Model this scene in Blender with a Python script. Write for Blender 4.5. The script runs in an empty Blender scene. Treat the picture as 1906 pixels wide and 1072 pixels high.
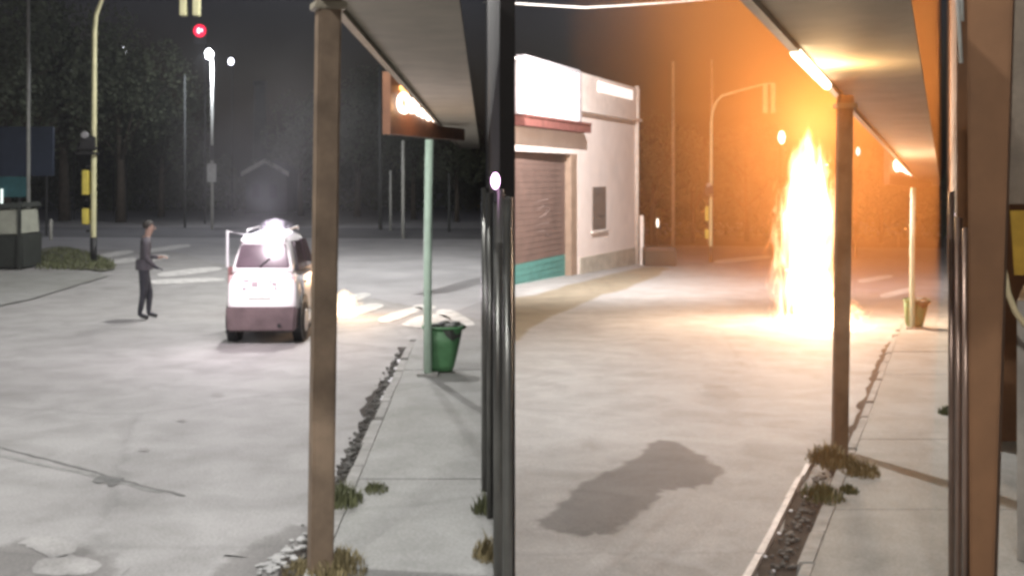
import bpy, bmesh, math, random
from mathutils import Vector, Matrix
random.seed(7)
C = bpy.context.scene.collection
SC = bpy.context.scene

# ------------------------------------------------------------------ camera, sky, light, exposure
F = 2100.0          # focal length in photo pixels (photo is 1906 wide)
ZC = 2.6            # eye height: a camera fixed under a shop awning
cd = bpy.data.cameras.new('camera'); cam = bpy.data.objects.new('camera', cd); C.objects.link(cam)
cam.location = (0, 0, ZC); cam.rotation_euler = (math.radians(90), 0, 0)
cd.sensor_width = 36; cd.lens = F / 1906 * 36; cd.shift_y = -210 / 1906
cd.clip_start = 0.1; cd.clip_end = 2000
SC.camera = cam
world = bpy.data.worlds.new('World'); SC.world = world; world.use_nodes = True
wn = world.node_tree.nodes; wl = world.node_tree.links
sky = wn.new('ShaderNodeTexSky'); sky.sky_type = 'NISHITA'; sky.sun_disc = False
sky.sun_elevation = math.radians(2); sky.sun_rotation = math.radians(200)
sky.air_density = 1.0; sky.dust_density = 4.0; sky.ozone_density = 1.0
tint = wn.new('ShaderNodeMixRGB'); tint.blend_type = 'MULTIPLY'; tint.inputs[0].default_value = 1
tint.inputs[2].default_value = (0.85, 0.75, 1.3, 1)
wl.new(sky.outputs[0], tint.inputs[1]); wl.new(tint.outputs[0], wn['Background'].inputs[0])
wn['Background'].inputs[1].default_value = 0.018
sd = bpy.data.lights.new('moon', 'SUN'); sd.energy = 0.05; sd.angle = math.radians(0.5); sd.color = (1, .96, .9)
moon = bpy.data.objects.new('moon', sd); C.objects.link(moon); moon.rotation_euler = (math.radians(40), 0, math.radians(-20))
SC.view_settings.view_transform = 'Standard'; SC.view_settings.look = 'None'
SC.view_settings.exposure = 0.2; SC.view_settings.gamma = 1; SC.view_settings.use_curve_mapping = False
SC.render.engine = 'CYCLES'
SC.cycles.use_denoising = True
SC.cycles.filter_width = 3.2
SC.cycles.max_bounces = 6; SC.cycles.volume_bounces = 0; SC.cycles.transparent_max_bounces = 12
SC.cycles.volume_step_rate = 2.0; SC.cycles.volume_max_steps = 256
SC.cycles.sample_clamp_indirect = 4

# ------------------------------------------------------------------ frames: two streets meet at the camera
class Fr:
    def __init__(s, vx, vy):
        s.vx, s.vy = vx, vy; s.k = (vx - 953) / F; s.s = (vy - 326) / F
        s.ang = -math.atan(s.k)            # rotation about z that turns +Y onto the street's direction
L = Fr(900, 326)      # level street
R = Fr(1758, 389)     # street that falls away at 3 %
def P(fr, px, py, h=0.0):                  # point at height h over the street
    d = (ZC - h) * F / (py - fr.vy)
    return Vector(((px - 953) / F * d, d, h - fr.s * d))
def Q(px, py, d): return Vector(((px - 953) / F * d, d, ZC - (py - 326) / F * d))
def O(fr, off, d, h): return Vector((fr.k * d + off, d, h - fr.s * d))
def dof(fr, py, h=0.0): return (ZC - h) * F / (py - fr.vy)

# ------------------------------------------------------------------ materials
MATS = {}
def mat(name, col, rough=.7, var=.25, scale=6.0, metal=0.0, bump=.15, emit=None, estr=0, col2=None, spec=.4, alpha=None, trans=0):
    if name in MATS: return MATS[name]
    m = bpy.data.materials.new(name); m.use_nodes = True; nt = m.node_tree; n = nt.nodes; l = nt.links
    b = n['Principled BSDF']; b.inputs['Roughness'].default_value = rough; b.inputs['Metallic'].default_value = metal
    b.inputs['Specular IOR Level'].default_value = spec
    if trans: b.inputs['Transmission Weight'].default_value = trans
    tc = n.new('ShaderNodeTexCoord'); nz = n.new('ShaderNodeTexNoise')
    nz.inputs['Scale'].default_value = scale; nz.inputs['Detail'].default_value = 6; nz.inputs['Roughness'].default_value = .65
    l.new(tc.outputs['Object'], nz.inputs['Vector'])
    r = n.new('ShaderNodeValToRGB')
    c2 = col2 or tuple(c * (1 - var) for c in col); c1 = tuple(min(1, c * (1 + var * .5)) for c in col)
    r.color_ramp.elements[0].color = (*c2, 1); r.color_ramp.elements[0].position = .32
    r.color_ramp.elements[1].color = (*c1, 1); r.color_ramp.elements[1].position = .68
    l.new(nz.outputs[0], r.inputs[0]); l.new(r.outputs[0], b.inputs['Base Color'])
    if bump:
        n2 = n.new('ShaderNodeTexNoise'); n2.inputs['Scale'].default_value = scale * 7; n2.inputs['Detail'].default_value = 4
        l.new(tc.outputs['Object'], n2.inputs['Vector'])
        bp = n.new('ShaderNodeBump'); bp.inputs['Strength'].default_value = bump; bp.inputs['Distance'].default_value = .02
        l.new(n2.outputs[0], bp.inputs['Height']); l.new(bp.outputs[0], b.inputs['Normal'])
    if emit: b.inputs['Emission Color'].default_value = (*emit, 1); b.inputs['Emission Strength'].default_value = estr
    MATS[name] = m; return m

def ground_mat(name, col, dark, pale, stain=None):
    m = bpy.data.materials.new(name); m.use_nodes = True; nt = m.node_tree; n = nt.nodes; l = nt.links
    b = n['Principled BSDF']; b.inputs['Roughness'].default_value = .75; b.inputs['Specular IOR Level'].default_value = .3
    tc = n.new('ShaderNodeTexCoord')
    def noise(sc, det, dist=0):
        z = n.new('ShaderNodeTexNoise'); z.inputs['Scale'].default_value = sc; z.inputs['Detail'].default_value = det
        z.inputs['Distortion'].default_value = dist; z.inputs['Roughness'].default_value = .6
        l.new(tc.outputs['Object'], z.inputs['Vector']); return z
    a = noise(.22, 5, .6); c = noise(1.6, 8, .4); g = noise(45, 4)
    r1 = n.new('ShaderNodeValToRGB'); e = r1.color_ramp.elements
    e[0].color = (*dark, 1); e[0].position = .3; e[1].color = (*pale, 1); e[1].position = .72
    x = e.new(.5); x.color = (*col, 1)
    l.new(a.outputs[0], r1.inputs[0])
    r2 = n.new('ShaderNodeValToRGB'); r2.color_ramp.elements[0].color = (.72, .72, .71, 1); r2.color_ramp.elements[0].position = .3
    r2.color_ramp.elements[1].color = (1, 1, 1, 1); r2.color_ramp.elements[1].position = .6
    l.new(c.outputs[0], r2.inputs[0])
    r3 = n.new('ShaderNodeValToRGB'); r3.color_ramp.elements[0].color = (.68, .68, .68, 1); r3.color_ramp.elements[0].position = .3
    r3.color_ramp.elements[1].color = (1.05, 1.05, 1.05, 1); r3.color_ramp.elements[1].position = .7
    l.new(g.outputs[0], r3.inputs[0])
    # cracks: thin dark web, broken up
    vo = n.new('ShaderNodeTexVoronoi'); vo.feature = 'DISTANCE_TO_EDGE'; vo.inputs['Scale'].default_value = .28
    mp = n.new('ShaderNodeMixRGB'); mp.inputs[0].default_value = .3
    l.new(tc.outputs['Object'], mp.inputs[1]); l.new(c.outputs[1], mp.inputs[2]); l.new(mp.outputs[0], vo.inputs['Vector'])
    r4 = n.new('ShaderNodeValToRGB'); r4.color_ramp.elements[0].color = (.86, .86, .86, 1); r4.color_ramp.elements[0].position = .0
    r4.color_ramp.elements[1].color = (1, 1, 1, 1); r4.color_ramp.elements[1].position = .012
    l.new(vo.outputs[0], r4.inputs[0])
    prev = r1.outputs[0]
    for r in (r2, r3, r4):
        k = n.new('ShaderNodeMixRGB'); k.blend_type = 'MULTIPLY'; k.inputs[0].default_value = 1
        l.new(prev, k.inputs[1]); l.new(r.outputs[0], k.inputs[2]); prev = k.outputs[0]
    if stain:      # damp or dusty film that thins out at its rim
        at = n.new('ShaderNodeAttribute'); at.attribute_name = 'cover'; nz = noise(5, 7)
        ad = n.new('ShaderNodeMath'); ad.operation = 'MULTIPLY_ADD'; ad.inputs[1].default_value = 1.3; ad.inputs[2].default_value = -.65; l.new(nz.outputs[0], ad.inputs[0])
        sm = n.new('ShaderNodeMath'); sm.operation = 'ADD'; l.new(at.outputs['Fac'], sm.inputs[0]); l.new(ad.outputs[0], sm.inputs[1])
        st = n.new('ShaderNodeMapRange'); st.interpolation_type = 'SMOOTHSTEP'; st.inputs['From Max'].default_value = .25; l.new(at.outputs['Fac'], st.inputs['Value'])
        mr = n.new('ShaderNodeMapRange'); mr.interpolation_type = 'SMOOTHSTEP'; mr.inputs['From Min'].default_value = .1; mr.inputs['From Max'].default_value = .8
        l.new(sm.outputs[0], mr.inputs['Value'])
        ml = n.new('ShaderNodeMath'); ml.operation = 'MULTIPLY'; l.new(mr.outputs[0], ml.inputs[0]); l.new(st.outputs[0], ml.inputs[1])
        k = n.new('ShaderNodeMixRGB'); k.blend_type = 'MULTIPLY'; l.new(ml.outputs[0], k.inputs[0]); l.new(prev, k.inputs[1]); k.inputs[2].default_value = (*stain, 1); prev = k.outputs[0]
    l.new(prev, b.inputs['Base Color'])
    bp = n.new('ShaderNodeBump'); bp.inputs['Strength'].default_value = .25; bp.inputs['Distance'].default_value = .015
    l.new(g.outputs[0], bp.inputs['Height']); l.new(bp.outputs[0], b.inputs['Normal'])
    return m

M_road = ground_mat('road_concrete', (.32, .312, .305), (.265, .256, .25), (.36, .352, .345))
M_walk = ground_mat('pavement_concrete', (.28, .28, .265), (.23, .23, .21), (.32, .32, .31))
S_damp = ground_mat('road_damp', (.32, .312, .305), (.265, .256, .25), (.36, .352, .345), (.62, .61, .60))
S_pale = ground_mat('road_dusty', (.32, .312, .305), (.265, .256, .25), (.36, .352, .345), (1.1, 1.1, 1.09))
S_wet = ground_mat('road_wet', (.32, .312, .305), (.265, .256, .25), (.36, .352, .345), (.46, .45, .45))
S_faint = ground_mat('road_faint', (.32, .312, .305), (.265, .256, .25), (.36, .352, .345), (.82, .81, .80))
S_earth = ground_mat('road_earthy', (.32, .312, .305), (.265, .256, .25), (.36, .352, .345), (.72, .63, .47))
M_asph = mat('old_asphalt', (.10, .098, .10), .85, .3, 1.2)
M_patch = mat('damp_patch', (.19, .185, .18), .9, .35, 3, spec=.1)
M_pale = mat('pale_patch', (.37, .37, .36), .8, .2, 4)
M_paint = mat('worn_road_paint', (.52, .51, .49), .7, .45, 5)
M_seam = mat('dark_seam', (.13, .13, .125), .9, .4, 8)
M_wet = mat('wet_mud', (.045, .038, .032), .85, .5, 6, bump=.3, spec=.1)
M_puddle = mat('damp_road', (.15, .143, .14), .9, .2, 2.0, bump=.05, spec=.1)
M_kerb = mat('kerb_concrete', (.25, .245, .23), .8, .35, 5)
M_rubble = mat('rubble', (.12, .115, .105), .85, .6, 5)
M_weed = mat('weed', (.12, .13, .06), .7, .5, 3, bump=0)
M_drygrass = mat('dry_grass', (.22, .18, .09), .7, .5, 3, bump=0)
M_verge = mat('verge_earth', (.13, .13, .09), .95, .4, 2)
M_leaf = mat('tree_leaves', (.10, .115, .07), .6, .5, .8, bump=0)
M_bark = mat('bark', (.07, .055, .04), .9, .4, 4)
M_brown = mat('brown_post_steel', (.20, .145, .10), .6, .4, 3)
M_beam = mat('awning_beam_paint', (.30, .27, .21), .5, .25, 3)
M_soffit = mat('awning_sheet', (.46, .42, .34), .75, .18, 1.5, bump=.05)
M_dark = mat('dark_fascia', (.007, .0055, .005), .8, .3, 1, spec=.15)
M_steel = mat('dull_steel', (.15, .15, .14), .3, .3, 2, metal=.7, bump=.03)
M_galv = mat('galvanised_steel', (.42, .43, .40), .5, .2, 3)
M_cream = mat('cream_pole_paint', (.52, .50, .30), .5, .2, 2)
M_yellow = mat('yellow_signal_paint', (.55, .46, .09), .5, .2, 4)
M_black = mat('black_plastic', (.02, .02, .022), .5, .3, 5)
M_greenpole = mat('pale_green_paint', (.52, .68, .56), .5, .15, 4)
M_bin = mat('green_plastic', (.07, .19, .08), .5, .3, 4)
M_binbag = mat('bin_liner', (.035, .04, .032), .45, .5, 8, bump=.8)
M_signbox = mat('red_brown_sign', (.16, .075, .04), .5, .3, 3)
M_white = mat('car_white_paint', (.82, .80, .81), .35, .04, 3, bump=0, spec=.5)
M_glass = mat('smoked_glass', (.09, .065, .08), .22, .3, 2, bump=0, spec=.35)
M_tyre = mat('tyre_rubber', (.03, .028, .028), .85, .3, 8)
M_rim = mat('wheel_metal', (.45, .43, .43), .4, .2, 5, metal=.6)
M_bumper = mat('bumper_dark', (.12, .085, .09), .55, .3, 4)
M_red = mat('tail_light_red', (.45, .05, .05), .3, .2, 5)
M_plate = mat('number_plate', (.55, .55, .52), .5, .2, 8)
M_burnt = mat('burnt_metal', (.05, .035, .03), .8, .6, 5)
M_wall = mat('pinkish_render', (.80, .71, .68), .9, .10, .9, bump=.1)
M_stain = mat('render_stained', (.46, .42, .36), .9, .3, 1.5, bump=.2)
M_trim = mat('cream_trim', (.74, .66, .62), .8, .15, 2)
M_shutter = mat('shutter_brown', (.15, .10, .085), .55, .2, 2)
M_shutter2 = mat('shutter_jamb', (.30, .215, .16), .7, .25, 2)
M_teal = mat('teal_paint', (.08, .22, .20), .6, .2, 3)
M_chalk = mat('faded_white_print', (.50, .43, .41), .8, .2, 6)
M_tile = mat('red_ledge', (.17, .06, .05), .8, .4, 4)
M_litbox = mat('lit_white_panel', (.8, .8, .8), .5, .05, 2, bump=0, emit=(1, .97, 1), estr=1.15)
M_litstrip = mat('lit_strip', (.8, .78, .76), .5, .05, 2, bump=0, emit=(1, .90, .85), estr=.9)
M_brownwall = mat('brown_wall', (.17, .085, .04), .8, .3, 1.2)
M_plaster = mat('grey_plaster', (.33, .30, .26), .85, .3, 2)
M_ypanel = mat('ochre_panel', (.42, .25, .03), .5, .3, 3)
M_blue = mat('dark_blue_board', (.035, .05, .085), .6, .2, 3)
M_cyan = mat('teal_board', (.05, .17, .19), .6, .25, 3)
M_bandpale = mat('pale_band', (.30, .31, .26), .8, .2, 4)
M_hull = mat('dark_green_hull', (.03, .034, .03), .7, .3, 3)
M_skin = mat('skin', (.33, .22, .18), .6, .1, 8, bump=0)
M_hair = mat('dark_hair', (.03, .025, .022), .7, .3, 20)
M_jacket = mat('grey_jacket', (.075, .068, .08), .85, .3, 6)
M_trouser = mat('dark_trousers', (.035, .035, .045), .85, .3, 6)
M_shoe = mat('dark_shoes', (.02, .02, .02), .6, .3, 6)
M_grey = mat('far_grey_wall', (.06, .064, .062), .9, .3, .5)
M_fargable = mat('pale_bargeboard', (.55, .55, .52), .8, .2, 2)
def glow(name, col, s): return mat(name, col, .5, .0, 2, bump=0, emit=col, estr=s)

# ------------------------------------------------------------------ mesh helpers
class MB:
    def __init__(s): s.v = []; s.f = []
    def add(s, vs, fs):
        b = len(s.v); s.v += [Vector(v) for v in vs]; s.f += [tuple(i + b for i in f) for f in fs]; return s
    def box(s, c, size, rz=0.0, taper=1.0):
        c = Vector(c); x, y, z = (k / 2 for k in size); ca, sa = math.cos(rz), math.sin(rz); vs = []
        for dz in (-1, 1):
            t = taper if dz > 0 else 1
            for dx, dy in ((-1, -1), (1, -1), (1, 1), (-1, 1)):
                px, py = dx * x * t, dy * y * t
                vs.append(c + Vector((px * ca - py * sa, px * sa + py * ca, dz * z)))
        return s.add(vs, [(3, 2, 1, 0), (4, 5, 6, 7), (0, 1, 5, 4), (1, 2, 6, 5), (2, 3, 7, 6), (3, 0, 4, 7)])
    def hexa(s, bot, top): # 4 bottom, 4 top points (ccw from above)
        return s.add(list(bot) + list(top), [(3, 2, 1, 0), (4, 5, 6, 7), (0, 1, 5, 4), (1, 2, 6, 5), (2, 3, 7, 6), (3, 0, 4, 7)])
    def tube(s, pts, r, n=10, cap=True):
        pts = [Vector(p) for p in pts]; rs = r if isinstance(r, (list, tuple)) else [r] * len(pts); rings = []
        for i, p in enumerate(pts):
            t = (pts[min(i + 1, len(pts) - 1)] - pts[max(i - 1, 0)]).normalized()
            a = t.orthogonal().normalized() if i == 0 else (a0 - t * a0.dot(t)).normalized()
            a0 = a; b = t.cross(a)
            rings.append([p + (a * math.cos(2 * math.pi * k / n) + b * math.sin(2 * math.pi * k / n)) * rs[i] for k in range(n)])
        vs = [v for g in rings for v in g]; fs = []
        for i in range(len(pts) - 1):
            for k in range(n):
                fs.append((i * n + k, i * n + (k + 1) % n, (i + 1) * n + (k + 1) % n, (i + 1) * n + k))
        if cap: fs += [tuple(reversed(range(n))), tuple(range((len(pts) - 1) * n, len(pts) * n))]
        return s.add(vs, fs)
    def ball(s, c, r, nu=12, nv=8, sc=(1, 1, 1)):
        c = Vector(c); vs = []; fs = []
        for j in range(nv + 1):
            th = math.pi * j / nv
            for i in range(nu):
                ph = 2 * math.pi * i / nu
                vs.append(c + Vector((math.sin(th) * math.cos(ph) * sc[0], math.sin(th) * math.sin(ph) * sc[1], math.cos(th) * sc[2])) * r)
        for j in range(nv):
            for i in range(nu):
                fs.append((j * nu + i, (j + 1) * nu + i, (j + 1) * nu + (i + 1) % nu, j * nu + (i + 1) % nu))
        return s.add(vs, fs)
    def loft(s, rings, cap=True):
        n = len(rings[0]); vs = [v for g in rings for v in g]; fs = []
        for i in range(len(rings) - 1):
            for k in range(n):
                fs.append((i * n + k, i * n + (k + 1) % n, (i + 1) * n + (k + 1) % n, (i + 1) * n + k))
        if cap: fs += [tuple(reversed(range(n))), tuple(range((len(rings) - 1) * n, len(rings) * n))]
        return s.add(vs, fs)
    def poly(s, pts): return s.add(pts, [tuple(range(len(pts)))])
    def build(s, name, m, parent=None, world=False, smooth=False, bevel=0):
        off = Vector((0, 0, 0))
        me = bpy.data.meshes.new(name)
        if world and parent is not None:
            inv = mw(parent).inverted(); vs = [inv @ v for v in s.v]
        elif world:
            off = sum(s.v, Vector()) / len(s.v); off.z = min(v.z for v in s.v); vs = [v - off for v in s.v]
        else: vs = s.v
        me.from_pydata(vs, [], s.f); me.update()
        bm = bmesh.new(); bm.from_mesh(me); bmesh.ops.recalc_face_normals(bm, faces=bm.faces[:])
        if bevel: bmesh.ops.bevel(bm, geom=bm.edges[:], offset=bevel, segments=2, affect='EDGES', clamp_overlap=True)
        bm.to_mesh(me); bm.free()
        me.materials.append(m)
        if smooth:
            for p in me.polygons: p.use_smooth = True
        o = bpy.data.objects.new(name, me); C.objects.link(o)
        if parent is not None: o.parent = parent
        else: o.location = off
        return o
def mw(o):
    m = o.matrix_basis.copy()
    while o.parent is not None: o = o.parent; m = o.matrix_basis @ m
    return m
def thing(name, label, cat, loc=(0, 0, 0), rz=0.0, group=None):
    o = bpy.data.objects.new(name, None); C.objects.link(o); o.location = loc; o.rotation_euler = (0, 0, rz)
    o.matrix_basis = Matrix.Translation(Vector(loc)) @ Matrix.Rotation(rz, 4, 'Z')
    o.empty_display_size = .2
    return tag(o, label, cat, group)
def tag(o, label, cat, group=None):
    o['label'] = label; o['category'] = cat
    if group: o['group'] = group
    return o
def struct(o): o['kind'] = 'structure'; return o
def stuff(o): o['kind'] = 'stuff'; return o
def light(name, kind, loc, energy, col, parent=None, size=.2, aim=None, cone=160, blend=.5):
    d = bpy.data.lights.new(name, kind); d.energy = energy; d.color = col
    if kind == 'AREA': d.shape = 'DISK'; d.size = size
    else: d.shadow_soft_size = size
    if kind == 'SPOT': d.spot_size = math.radians(cone); d.spot_blend = blend
    o = bpy.data.objects.new(name, d); C.objects.link(o)
    if parent is not None: o.parent = parent; o.location = parent.matrix_basis.inverted() @ Vector(loc)
    else: o.location = loc
    if aim is not None:
        v = (Vector(aim) - Vector(loc)).normalized(); q = v.to_track_quat('-Z', 'Y')
        if parent is not None: q = parent.matrix_basis.to_quaternion().inverted() @ q
        o.rotation_mode = 'QUATERNION'; o.rotation_quaternion = q
    return o
def copy_tree(o, loc, rz=None, label=None, parent=None):
    c = o.copy(); C.objects.link(c)
    if parent is not None: c.parent = parent
    else:
        c.location = loc
        if rz is not None: c.rotation_euler = (0, 0, rz)
        c.matrix_basis = Matrix.Translation(Vector(loc)) @ Matrix.Rotation(c.rotation_euler[2], 4, 'Z')
        if label: c['label'] = label
    for ch in list(o.children): copy_tree(ch, None, parent=c)
    return c

def blob(px_pts, fr, h, jit=.0, sub=4):    # closed outline through photo points, laid on the street, roughened
    pts = [P(fr, x, y, h) for x, y in px_pts]; out = []
    n = len(pts)
    for i in range(n):
        p0, p1, p2, p3 = pts[i - 1], pts[i], pts[(i + 1) % n], pts[(i + 2) % n]
        for k in range(sub):
            t = k / sub
            v = .5 * ((2 * p1) + (p2 - p0) * t + (2 * p0 - 5 * p1 + 4 * p2 - p3) * t * t + (3 * p1 - p0 - 3 * p2 + p3) * t ** 3)
            v = v + Vector((random.uniform(-jit, jit), random.uniform(-jit, jit) * 2, 0))
            v.z = h - fr.s * v.y
            out.append(v)
    return out
def sheet(name, m, pts, parent=None):
    mb = MB(); mb.poly(pts); me_o = mb.build(name, m, parent, world=True)
    bm = bmesh.new(); bm.from_mesh(me_o.data); bmesh.ops.triangulate(bm, faces=bm.faces[:]); 
    for f in bm.faces:
        if f.normal.z < 0: f.normal_flip()
    bm.to_mesh(me_o.data); bm.free()
    return me_o

def soft(name, m, pts, parent, w=.09):
    # a stain: full inside its outline, thinning out over a band round it
    n = len(pts); ar = sum(pts[i].x * pts[(i + 1) % n].y - pts[(i + 1) % n].x * pts[i].y for i in range(n))
    if ar < 0: pts = pts[::-1]
    w = min(w, .22 * math.sqrt(abs(ar) / 2)); nr = []
    for i in range(n):
        t = pts[(i + 2) % n] - pts[i - 2]; v = Vector((t.y, -t.x, 0)); nr.append(v.normalized())
    vs = list(pts) + [p + q * w for p, q in zip(pts, nr)] + [p + q * w * 2 * random.uniform(.7, 1.2) for p, q in zip(pts, nr)]
    fs = [tuple(range(n))] + [(q * n + i, q * n + (i + 1) % n, (q + 1) * n + (i + 1) % n, (q + 1) * n + i) for q in range(2) for i in range(n)]
    mb = MB(); mb.add(vs, fs); o = mb.build(name, m, parent, world=True)
    at = o.data.attributes.new('cover', 'FLOAT', 'POINT')
    for i in range(len(vs)): at.data[i].value = 1 if i < n else (.5 if i < 2 * n else 0)
    return o
# ------------------------------------------------------------------ ground
def road_plane(fr, x0, x1):
    mb = MB(); ds = [-4, 10, 25, 60, 130, 220]
    vs = []
    for d in ds:
        for x in (x0, x1):
            X = x(d); vs.append((X, d, -fr.s * d))
    mb.add(vs, [(2 * i, 2 * i + 1, 2 * i + 3, 2 * i + 2) for i in range(len(ds) - 1)])
    return struct(mb.build('road', M_road))
road_l = road_plane(L, lambda d: -30 - max(d, 0) * .8, lambda d: -.004 * abs(d))
road_r = road_plane(R, lambda d: .0005 * abs(d), lambda d: 40 + d * .9)
def rsheet(name, m, pts, road):
    return sheet(name, m, pts, road)
# the crossing street and far kerb, left half
def lpoly(pp, h): return [P(L, x, y, h) for x, y in pp]
def rpoly(pp, h): return [P(R, x, y, h) for x, y in pp]
cross_l = struct(sheet('cross_street', mat('cross_asphalt', (.29, .285, .29), .85, .25, .5),
      lpoly([(-400, 462), (150, 462), (330, 470), (610, 540), (905, 596), (955, 530), (955, 446), (600, 443), (-400, 440)], .004)))
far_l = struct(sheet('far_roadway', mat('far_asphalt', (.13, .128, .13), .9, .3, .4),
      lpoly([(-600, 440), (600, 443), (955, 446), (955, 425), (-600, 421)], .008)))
# crossing stripes
ST_L = [
 [(186, 474), (236, 466), (248, 470), (200, 479)], [(200, 486), (248, 479), (252, 487), (206, 491)],
 [(262, 466), (338, 455), (352, 459), (280, 470)], [(262, 482), (300, 474), (316, 478), (285, 487)],
 [(300, 507), (395, 497), (408, 503), (310, 515)], [(285, 521), (400, 517), (412, 523), (290, 529)],
 [(636, 556), (672, 545), (690, 549), (640, 566)], [(640, 580), (688, 565), (715, 570), (650, 590)],
 [(706, 592), (766, 572), (786, 576), (722, 600)], [(748, 603), (800, 583), (838, 592), (800, 610)],
 [(812, 582), (838, 576), (882, 600), (868, 606)], [(768, 571), (788, 566), (812, 571), (792, 577)]]
for q in ST_L:
    o = sheet('crossing_stripe', M_paint, blob(q, L, .010, .01, 3), cross_l)
cross_r = struct(sheet('cross_street', mat('cross_asphalt_pale', (.25, .235, .24), .85, .2, .5),
      rpoly([(1192, 486), (1330, 492), (1600, 545), (1757, 560), (1757, 462), (1195, 455)], .004)))
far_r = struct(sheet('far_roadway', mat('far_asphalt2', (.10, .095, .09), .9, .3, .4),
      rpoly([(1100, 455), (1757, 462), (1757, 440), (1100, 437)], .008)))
for q in [[(1335, 484), (1420, 476), (1432, 480), (1345, 490)], [(1600, 520), (1650, 512), (1660, 516), (1608, 526)], [(1640, 548), (1690, 536), (1704, 540), (1652, 554)]]:
    sheet('crossing_stripe', M_paint, blob(q, R, .010, .01, 3), cross_r)
# road seams, holes and patches, left
def ribbon(fr, pts, w, h, jit=.0):
    pts = [P(fr, x, y, h) for x, y in pts]; a, b = [], []
    fine = []
    for i in range(len(pts) - 1):
        for k in range(6): fine.append(pts[i].lerp(pts[i + 1], k / 6))
    fine.append(pts[-1])
    for i, p in enumerate(fine):
        t = (fine[min(i + 1, len(fine) - 1)] - fine[max(i - 1, 0)]).normalized(); nrm = Vector((-t.y, t.x, 0))
        j = random.uniform(-jit, jit); ww = w * random.uniform(.6, 1.3)
        a.append(p + nrm * (ww + j)); b.append(p + nrm * (-ww + j))
    out = a + b[::-1]
    for v in out: v.z = h - fr.s * v.y
    return out
rsheet('seam', M_seam, ribbon(L, [(-60, 818), (0, 832), (100, 858), (185, 880), (260, 902), (345, 922)], .016, .004, .012), road_l)
rsheet('seam', mat('faint_seam', (.22, .22, .21), .9, .3, 6), ribbon(L, [(0, 846), (120, 872), (210, 893), (300, 916)], .03, .003, .02), road_l)
rsheet('pothole', M_seam, blob([(172, 893), (190, 884), (215, 888), (232, 888), (222, 897), (206, 905), (196, 897), (180, 899)], L, .006, .006), road_l)
soft('damp_patch', S_damp, blob([(-40, 1040), (50, 1010), (95, 1005), (150, 1030), (185, 1050), (150, 1100), (-60, 1110)], L, .004, .02), road_l)
soft('pale_patch', S_pale, blob([(90, 1048), (120, 1040), (158, 1050), (150, 1060), (105, 1062)], L, .008, .008), road_l)
soft('pale_patch', S_pale, blob([(60, 1004), (90, 1000), (122, 1020), (112, 1028), (80, 1014)], L, .008, .008), road_l)
soft('damp_patch', S_damp, blob([(420, 1072), (455, 1040), (500, 1010), (560, 985), (590, 1000), (570, 1080), (500, 1100)], L, .004, .03), road_l)
for (x, y, r) in [(405, 734, 7), (338, 782, 5), (268, 836, 6)]:
    soft('pit', S_faint, blob([(x - r, y), (x, y - r * .4), (x + r, y), (x + r * .2, y + r * .4)], L, .006, .006), road_l)
# left pavement strip beyond, verge
pav = struct(sheet('pavement', M_walk, lpoly([(-300, 512), (60, 505), (140, 503), (205, 512), (150, 528), (60, 556), (-60, 580), (-300, 640)], .03)))
ver = struct(sheet('verge', M_verge, blob([(62, 470), (110, 458), (170, 470), (215, 492), (200, 503), (150, 500), (70, 492)], L, .035, .05)))
# wet patch in the right street
soft('wet_patch', S_wet, blob([(1012, 975), (1046, 946), (1082, 922), (1100, 900), (1140, 882), (1178, 862), (1210, 842), (1228, 824), (1255, 822), (1272, 838), (1300, 850), (1328, 876), (1312, 898), (1270, 904), (1228, 910), (1205, 930), (1172, 955), (1140, 978), (1100, 990), (1050, 990)], R, .0025, .035, 4), road_r, .07)
soft('damp_patch', S_faint, blob([(1170, 1050), (1200, 1040), (1250, 1052), (1310, 1066), (1290, 1085), (1210, 1076)], R, .0025, .01, 4), road_r, .06)
soft('pit', S_faint, blob([(1318, 716), (1345, 722), (1368, 738), (1340, 740)], R, .006, .01), road_r)
soft('pale_patch', S_pale, blob([(930, 676), (1000, 668), (1060, 682), (930, 690)], R, .004, .05), road_r)
soft('earth_strip', S_earth, blob([(940, 560), (1000, 548), (1090, 525), (1190, 500), (1240, 500), (1180, 530), (1100, 556), (1000, 600), (930, 640)], R, .006, .12), road_r)

# ------------------------------------------------------------------ sidewalks with slabs and kerb stones
def sidewalk(fr, off0, off1, d0, d1, slab, hh):
    base = MB(); base.hexa([O(fr, off0 + .02, d0, -.05), O(fr, off1, d0, -.05), O(fr, off1, d1, -.05), O(fr, off0 + .02, d1, -.05)],
                           [O(fr, off0 + .02, d0, hh - .03), O(fr, off1, d0, hh - .03), O(fr, off1, d1, hh - .03), O(fr, off0 + .02, d1, hh - .03)])
    b = struct(base.build('sidewalk', M_seam, None, world=True))
    d = d0
    while d < d1 - .3:
        e = min(d + slab * random.uniform(.9, 1.1), d1)
        g = .008; z = hh + random.uniform(-.004, .004); skew = random.uniform(-.05, .05)
        s = MB(); pts = [(off0 + .12, d + g), (off1, d + g + skew * 0), (off1, e - g), (off0 + .12, e - g)]
        s.hexa([O(fr, x, y, hh - .035) for x, y in pts], [O(fr, x, y, z) for x, y in pts])
        s.build('slab', M_walk, b, world=True)
        d = e
    d = d0
    while d < d1:
        e = min(d + random.uniform(.8, 1.1), d1); j = random.uniform(-.02, .02); z = hh + random.uniform(-.02, .015)
        s = MB(); pts = [(off0 + j, d + .012), (off0 + .112 + j * .3, d + .012), (off0 + .112 + j * .3, e - .012), (off0 + j, e - .012)]
        s.hexa([O(fr, x, y, -.05) for x, y in pts], [O(fr, x + .01, y, z) for x, y in pts])
        s.build('kerb_stone', M_kerb, b, world=True, bevel=.012)
        d = e
    return b
walk_l = sidewalk(L, -1.14, .10, 4, 17.2, 2.6, .11)
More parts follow.
